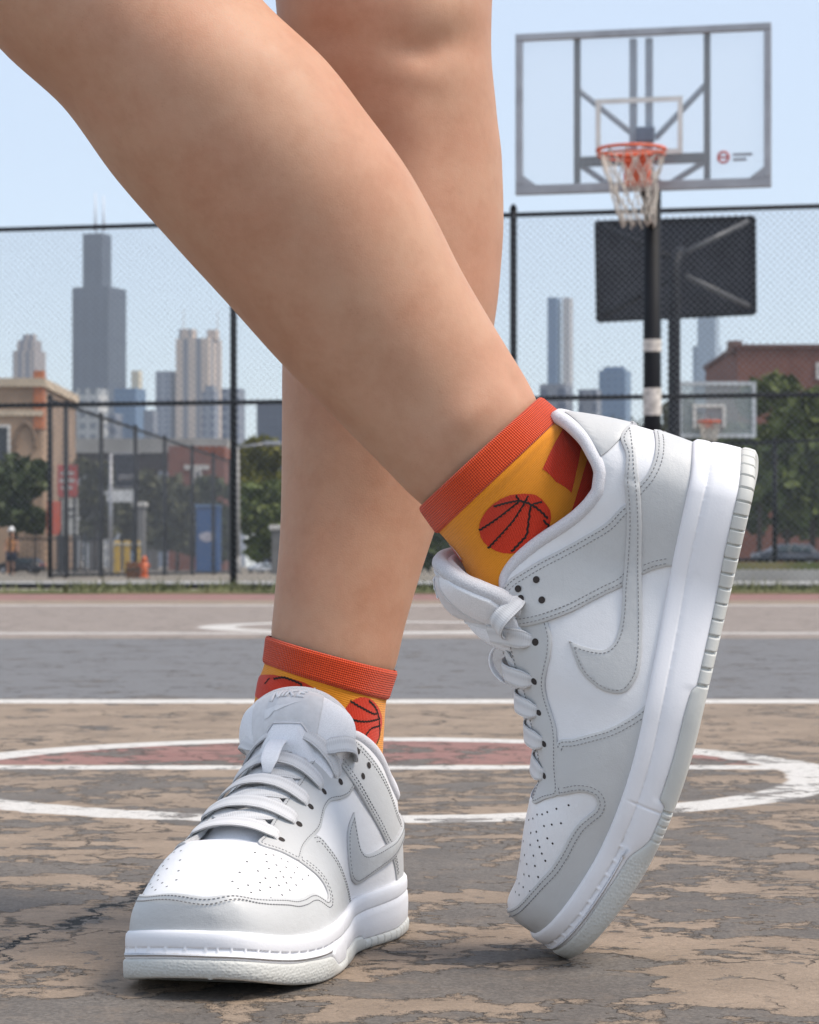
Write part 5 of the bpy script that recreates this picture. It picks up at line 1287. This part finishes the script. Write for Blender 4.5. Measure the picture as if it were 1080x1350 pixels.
def sign_board(label, px0, px1, py0, py1, Y, m, marks=(), legs=True, name='sign_board'):
    A, B = at(px0, py1, Y), at(px1, py0, Y); root = tag(empty(name, ((A.x+B.x)/2, Y, 0)), label, 'sign'); w = (B.x-A.x)/2
    MB().bbox((-w, -.04, A.z), (w, .04, B.z), .012).build('panel', m, root)
    for (a, b, t_, bt, mm) in marks:
        P0, P1 = at(a, bt, Y), at(b, t_, Y); MB().box((P0.x-root.location.x, -.05, P0.z), (P1.x-root.location.x, -.042, P1.z)).build('painted_band', mm, root)
    if legs:
        for sx in (-1, 1): MB().bar((sx*w*.7, .06, -.05), (sx*w*.7, .06, A.z+.1), .05, 8).build('post', M_BLACKM, root)
    return root
M_SRED, M_SWHITE, M_SORANGE = plain('faded_red_sign', (.40, .06, .05), .6, .15, 2), plain('dirty_white_sign', (.50, .50, .47), .6, .15, 2), plain('orange_red_sign', (.55, .09, .04), .6, .1, 2)
sign_board('red sign board with pale blurred lettering above the white board', 76, 102, 613, 655, 90, M_SRED, ((80, 98, 622, 626, M_SWHITE), (79, 99, 631, 636, M_SWHITE), (81, 96, 641, 645, M_SWHITE)))
sign_board('dirty white sign board under the red one', 80, 103, 657, 706, 91, M_SWHITE, ((86, 98, 670, 674, M_DGREY), (85, 97, 680, 683, M_DGREY)))
sign_board('narrow orange red upright board beside the white board', 62, 80, 661, 705, 89, M_SORANGE)
def banner():
    Y = 66; root = tag(empty('banner_pole', (at(146, 747, Y).x, Y, 0)), 'grey street pole carrying a dark banner above a white plate', 'banner pole'); o = Vector(root.location)
    MB().bar((0, 0, -.05), at(146, 598, Y)-o, .06, 10, r2=.045).build('pole', M_ALU, root, True)
    a, b = at(151, 642, Y)-o, at(183, 599, Y)-o; MB().bbox((a.x, -.02, a.z), (b.x, .02, b.z), .008).build('banner', plain('navy_black_banner', (.012, .015, .028), .7), root)
    for py in (598, 643): p, q = at(146, py, Y)-o, at(184, py, Y)-o; MB().bar(p, q, .018, 6).build('bracket', M_ALU, root)
    mk_ = MB()
    for px in (160, 166, 172, 178): c = at(px, 629, Y)-o; mk_.tube([c + Vector((.045*math.cos(t), -.03, .06*math.sin(t))) for t in np.linspace(0, 6.28, 12, endpoint=False)], .012, 5, closed=True)
    mk_.build('emblem', M_ALU, root)
    a, b = at(141, 662, Y)-o, at(179, 646, Y)-o; MB().bbox((a.x, -.03, a.z), (b.x, .0, b.z), .008).build('plate', plain('white_plate', (.62, .62, .62), .6), root)
banner()
M_YPOST = plain('yellow_post_paint', (.55, .34, .03), .5, .12, 4)
for k, px in enumerate((154, 167, 180)):
    o = box_thing('bollard', ['yellow bollard nearest the street pole', 'middle yellow bollard of the row', 'yellow bollard nearest the concrete pillar'][k], 'bollard', px-4.5, px+4.5, 713, 752, 68, .18, M_YPOST, .05, 'post', lambda r, w, h: MB().bbox((-w-.015, -.015, h-.12), (w+.015, .195, h-.06), .01).build('reflector_band', M_SWHITE, r)); o['group'] = 'yellow bollards by the side fence'
def pillar(label, px0, px1, py0, Y, cap):
    return box_thing('pillar', label, 'pillar', px0, px1, py0, 757, Y, .6, plain('grey_pillar_stone', (.17, .165, .16), .9, .15, 2), .03, 'shaft', lambda r, w, h: MB().bbox((-w-.06, -.06, h), (w+.06, .66, h+.14), .03).build('cap', plain('pale_pillar_cap', (.5, .48, .45), .9), r))
pillar('grey concrete pillar behind the orange hydrant', 177, 190, 668, 76, True)
pillar('stone gate pillar with pale cap beside the standing leg', 358, 373, 699, 70, True)
def hydrant():
    Y = 46; root = tag(empty('fire_hydrant', (at(190.5, 747, Y).x, Y, 0)), 'bright orange hydrant low behind the end fence', 'hydrant'); m = plain('orange_hydrant_paint', (.60, .13, .04), .5)
    MB().bar((0, 0, 0), (0, 0, .30), .06, 12).bar((0, 0, 0), (0, 0, .04), .085, 12).build('barrel', m, root, True); MB().bar((0, 0, .30), (0, 0, .39), .07, 12, r2=.02).build('bonnet', m, root, True)
    for sx in (-1, 1): MB().bar((sx*.05, 0, .22), (sx*.10, 0, .22), .03, 8).build('nozzle', m, root, True)
hydrant()
box_thing('crate', 'low rusty brown crate beside the orange hydrant', 'crate', 166, 184, 741, 762, 46, .3, plain('rust_brown', (.16, .075, .04), .9, .2, 5), .02, 'body', lambda r, w, h: MB().bbox((-w-.01, -.012, h*.45), (w+.01, .0, h*.6), .004).build('slat', M_BARK, r))
def lamp(px, py, Y, label):
    root = tag(empty('street_lamp', (at(px, 747, Y).x, Y, 0)), label, 'street lamp'); o = Vector(root.location); t = at(px, py, Y)-o
    MB().bar((0, 0, -.05), (0, 0, .5), .14, 10, r2=.1).bar((0, 0, .5), t, .085, 10, r2=.055).build('pole', plain('pale_grey_pole', (.30, .29, .28), .7, .2, 3), root, True)
    MB().bar(t, t + Vector((.9, 0, .12)), .035, 8).build('arm', M_ALU, root, True); MB().bbox((t.x+.75, -.1, t.z+.06), (t.x+1.25, .1, t.z+.18), .03).build('lamp_head', M_ALU, root)
lamp(313, 590, 74, 'pale grey lamp post just behind the tall fence post'); lamp(107, 640, 130, 'thin far lamp post behind the sign boards')
def railing():
    Y = 58; A, B = at(14, 747, Y), at(140, 747, Y); root = tag(empty('iron_railing', (A.x, Y, 0)), 'low black iron railing in front of the sign boards', 'railing'); L = B.x-A.x
    for z in (.12, .82): MB().bar((0, 0, z), (L, 0, z), .02, 6).build('rail', M_BLACKM, root)
    for k in range(24): MB().bar((k*L/23, 0, -.05), (k*L/23, 0, .92 + (.08 if k % 6 == 0 else 0)), .014 if k % 6 else .03, 6).build('bar', M_BLACKM, root)
railing()
# parked cars
def car(name, label, px0, px1, py0, py1, Y, paint, rz, zg=0.0, estate=True):
    A, B = at(px0, py1, Y), at(px1, py0, Y); L, Wd, H = 4.5, 1.78, 1.52; root = tag(empty(name, ((A.x+B.x)/2, Y, zg), rz), label, 'car', 'parked cars'); k = (B.x-A.x)/ (L*abs(math.cos(rz)) + Wd*abs(math.sin(rz))); root.scale = (k, k, k)
    side = [(-2.25, .35), (-2.28, .62), (-2.2, .86), (-1.35, 1.0), (-.55, 1.46), (.1, 1.52), (1.5, 1.50), (2.05, 1.02), (2.24, .92), (2.26, .45), (2.2, .32)]
    cab = [(-1.35, 1.0), (-.55, 1.46), (.1, 1.52), (1.5, 1.50), (2.05, 1.02)]
    def prism(pts, w0, w1, zmid):
        n = len(pts); V = [];
        for sy in (-1, 1):
            for x, z in pts: V.append((x, sy*(w0 if z <= zmid else w0 + (w1-w0)*(z-zmid)/(1.52-zmid)), z))
        return V, [tuple(range(n))[::-1], tuple(range(n, 2*n))] + [(i, (i+1) % n, n+(i+1) % n, n+i) for i in range(n)]
    bm = bmesh.new(); V, Fq = prism(side, Wd/2, Wd/2-.2, .95); vs = [bm.verts.new(v) for v in V]; [bm.faces.new([vs[i] for i in f]) for f in Fq]; bmesh.ops.recalc_face_normals(bm, faces=bm.faces); bmesh.ops.bevel(bm, geom=bm.edges[:], offset=.05, segments=2, affect='EDGES')
    mb = MB(); bm.verts.index_update(); mb.add([v.co for v in bm.verts], [[v.index for v in f.verts] for f in bm.faces]); bm.free(); mb.build('body', paint, root, True)
    mg = plain('car_glass', (.03, .045, .05), .1, .05, 2)
    for sy in (-1, 1):
        for (a, b) in ((-.95, -.05), (.05, .95), (1.03, 1.6)):
            y0, y1 = sy*(Wd/2+.003), sy*(Wd/2-.175); z0, z1 = 1.0, 1.42; sl = .32 if a < -.5 else 0; sr = .22 if b > 1.5 else 0
            MB().add([(a, y0, z0), (b, y0, z0), (b-sr, y1, z1), (a+sl, y1, z1), (a, y0-sy*.02, z0), (b, y0-sy*.02, z0), (b-sr, y1-sy*.02, z1), (a+sl, y1-sy*.02, z1)], [(0, 1, 2, 3), (7, 6, 5, 4), (0, 4, 5, 1), (1, 5, 6, 2), (2, 6, 7, 3), (3, 7, 4, 0)]).build('window', mg, root)
        for wx in (-1.4, 1.38):
            w = MB().bar((wx, sy*(Wd/2-.2), .33), (wx, sy*(Wd/2+.02), .33), .33, 22).build('wheel', plain('tyre', (.02, .02, .022), .85), root, True); MB().bar((wx, sy*(Wd/2+.02), .33), (wx, sy*(Wd/2+.035), .33), .2, 16).build('rim', M_ALU, w)
        MB().bbox((-2.29, sy*.55-.18, .64), (-2.2, sy*.55+.18, .78), .02).build('headlight', plain('lamp_glass', (.6, .6, .6), .2), root); MB().bbox((2.2, sy*.62-.14, .72), (2.28, sy*.62+.14, .95), .02).build('tail_light', plain('tail_lamp', (.35, .03, .03), .3), root)
    return root
car('parked_car', 'dark estate car parked on the street beneath the trees', 990, 1082, 692, 736, 66, plain('dark_blue_car_paint', (.050, .056, .072), .3, .05, 2), .25, .22)
car('parked_car', 'silver grey car parked behind the pale lamp post', 326, 362, 712, 750, 80, plain('silver_car_paint', (.32, .34, .37), .3, .05, 2), .9, .0)
car('parked_car', 'dark car parked behind the sign boards and railing', -6, 60, 708, 752, 76, plain('black_car_paint', (.03, .03, .034), .35, .05, 2), -.2, .0)
# child walking beyond the fence
def child():
    Y = 62; px = 15; root = tag(empty('person', (at(px, 747, Y).x, Y, 0)), 'small child in a white cap and orange shirt standing beyond the fence', 'person'); k = 1.16/1.5
    me = bpy.data.meshes.new('body'); 
    J = [((0, 0, .72), .085), ((0, 0, .92), .10), ((0, .0, 1.10), .10), ((0, 0, 1.18), .045), ((0, 0, 1.25), .07), ((0, -.01, 1.34), .095), ((0, 0, 1.43), .07), ((.07, 0, .68), .075), ((.08, -.02, .38), .05), ((.08, .02, .07), .035), ((.08, -.09, .03), .03), ((-.07, 0, .68), .075), ((-.1, .03, .38), .05), ((-.12, .10, .07), .035), ((-.12, 0, .03), .03), ((.15, 0, 1.08), .045), ((.20, -.02, .88), .035), ((.2, -.1, .70), .028), ((-.15, 0, 1.08), .045), ((-.2, 0, .88), .035), ((-.2, -.07, .70), .028)]
    E = [(0, 1), (1, 2), (2, 3), (3, 4), (4, 5), (5, 6), (0, 7), (7, 8), (8, 9), (9, 10), (0, 11), (11, 12), (12, 13), (13, 14), (2, 15), (15, 16), (16, 17), (2, 18), (18, 19), (19, 20)]
    me.from_pydata([Vector(j[0])*k for j in J], E, []); b = bpy.data.objects.new('body', me); col.objects.link(b); b.parent = root; me.materials.append(M_SKIN)
    md = b.modifiers.new('skin', 'SKIN'); 
    for v, j in zip(me.skin_vertices[0].data, J): v.radius = (j[1]*k, j[1]*k)
    me.skin_vertices[0].data[0].use_root = True; s = b.modifiers.new('sub', 'SUBSURF'); s.levels = s.render_levels = 2
    mb = MB(); prof = [(.70, .105, .075), (.85, .115, .085), (1.02, .125, .09), (1.12, .13, .08), (1.165, .06, .055)]; n = 20; V = [(rx*math.cos(a)*k*1.12, ry*math.sin(a)*k*1.25, z*k) for z, rx, ry in prof for a in np.linspace(0, 6.283, n, endpoint=False)]
    mb.add(V, [(r*n+i, r*n+(i+1) % n, (r+1)*n+(i+1) % n, (r+1)*n+i) for r in range(4) for i in range(n)]); mb.build('shirt', plain('orange_shirt', (.52, .24, .10), .9), root, True)
    mb = MB(); 
    for sx in (.075, -.085): mb.bar(Vector((sx, 0, .74))*k, Vector((sx*1.1, 0, .42))*k, .085*k, 14, r2=.075*k)
    mb.build('shorts', plain('navy_shorts', (.02, .025, .05), .9), root, True)
    bm = bmesh.new(); bmesh.ops.create_uvsphere(bm, u_segments=18, v_segments=10, radius=.108*k); bm.verts.index_update(); mb = MB(); mb.add([v.co*1.0 + Vector((0, 0, 1.40*k)) for v in bm.verts if True], [[v.index for v in f.verts] for f in bm.faces]); bm.free(); mb.bbox((-.08*k, -.2*k, 1.385*k), (.08*k, -.08*k, 1.40*k), .004); mb.build('cap', plain('white_cap', (.72, .71, .70), .8), root, True)
child()

# ---------------------------------------------------------------- the air between here and the skyline
hz = MB().box((-2600, -20, -3), (2600, 3900, 640)).build('haze'); tag(hz, kind='stuff')
hm = bpy.data.materials.new('haze_air'); hm.use_nodes = True; hm.node_tree.nodes.remove(hm.node_tree.nodes['Principled BSDF'])
pv = hm.node_tree.nodes.new('ShaderNodeVolumePrincipled'); pv.inputs['Color'].default_value = (.80, .88, 1, 1); pv.inputs['Density'].default_value = .00011; pv.inputs['Anisotropy'].default_value = .2
hm.node_tree.links.new(pv.outputs[0], hm.node_tree.nodes['Material Output'].inputs['Volume']); hz.data.materials.append(hm)
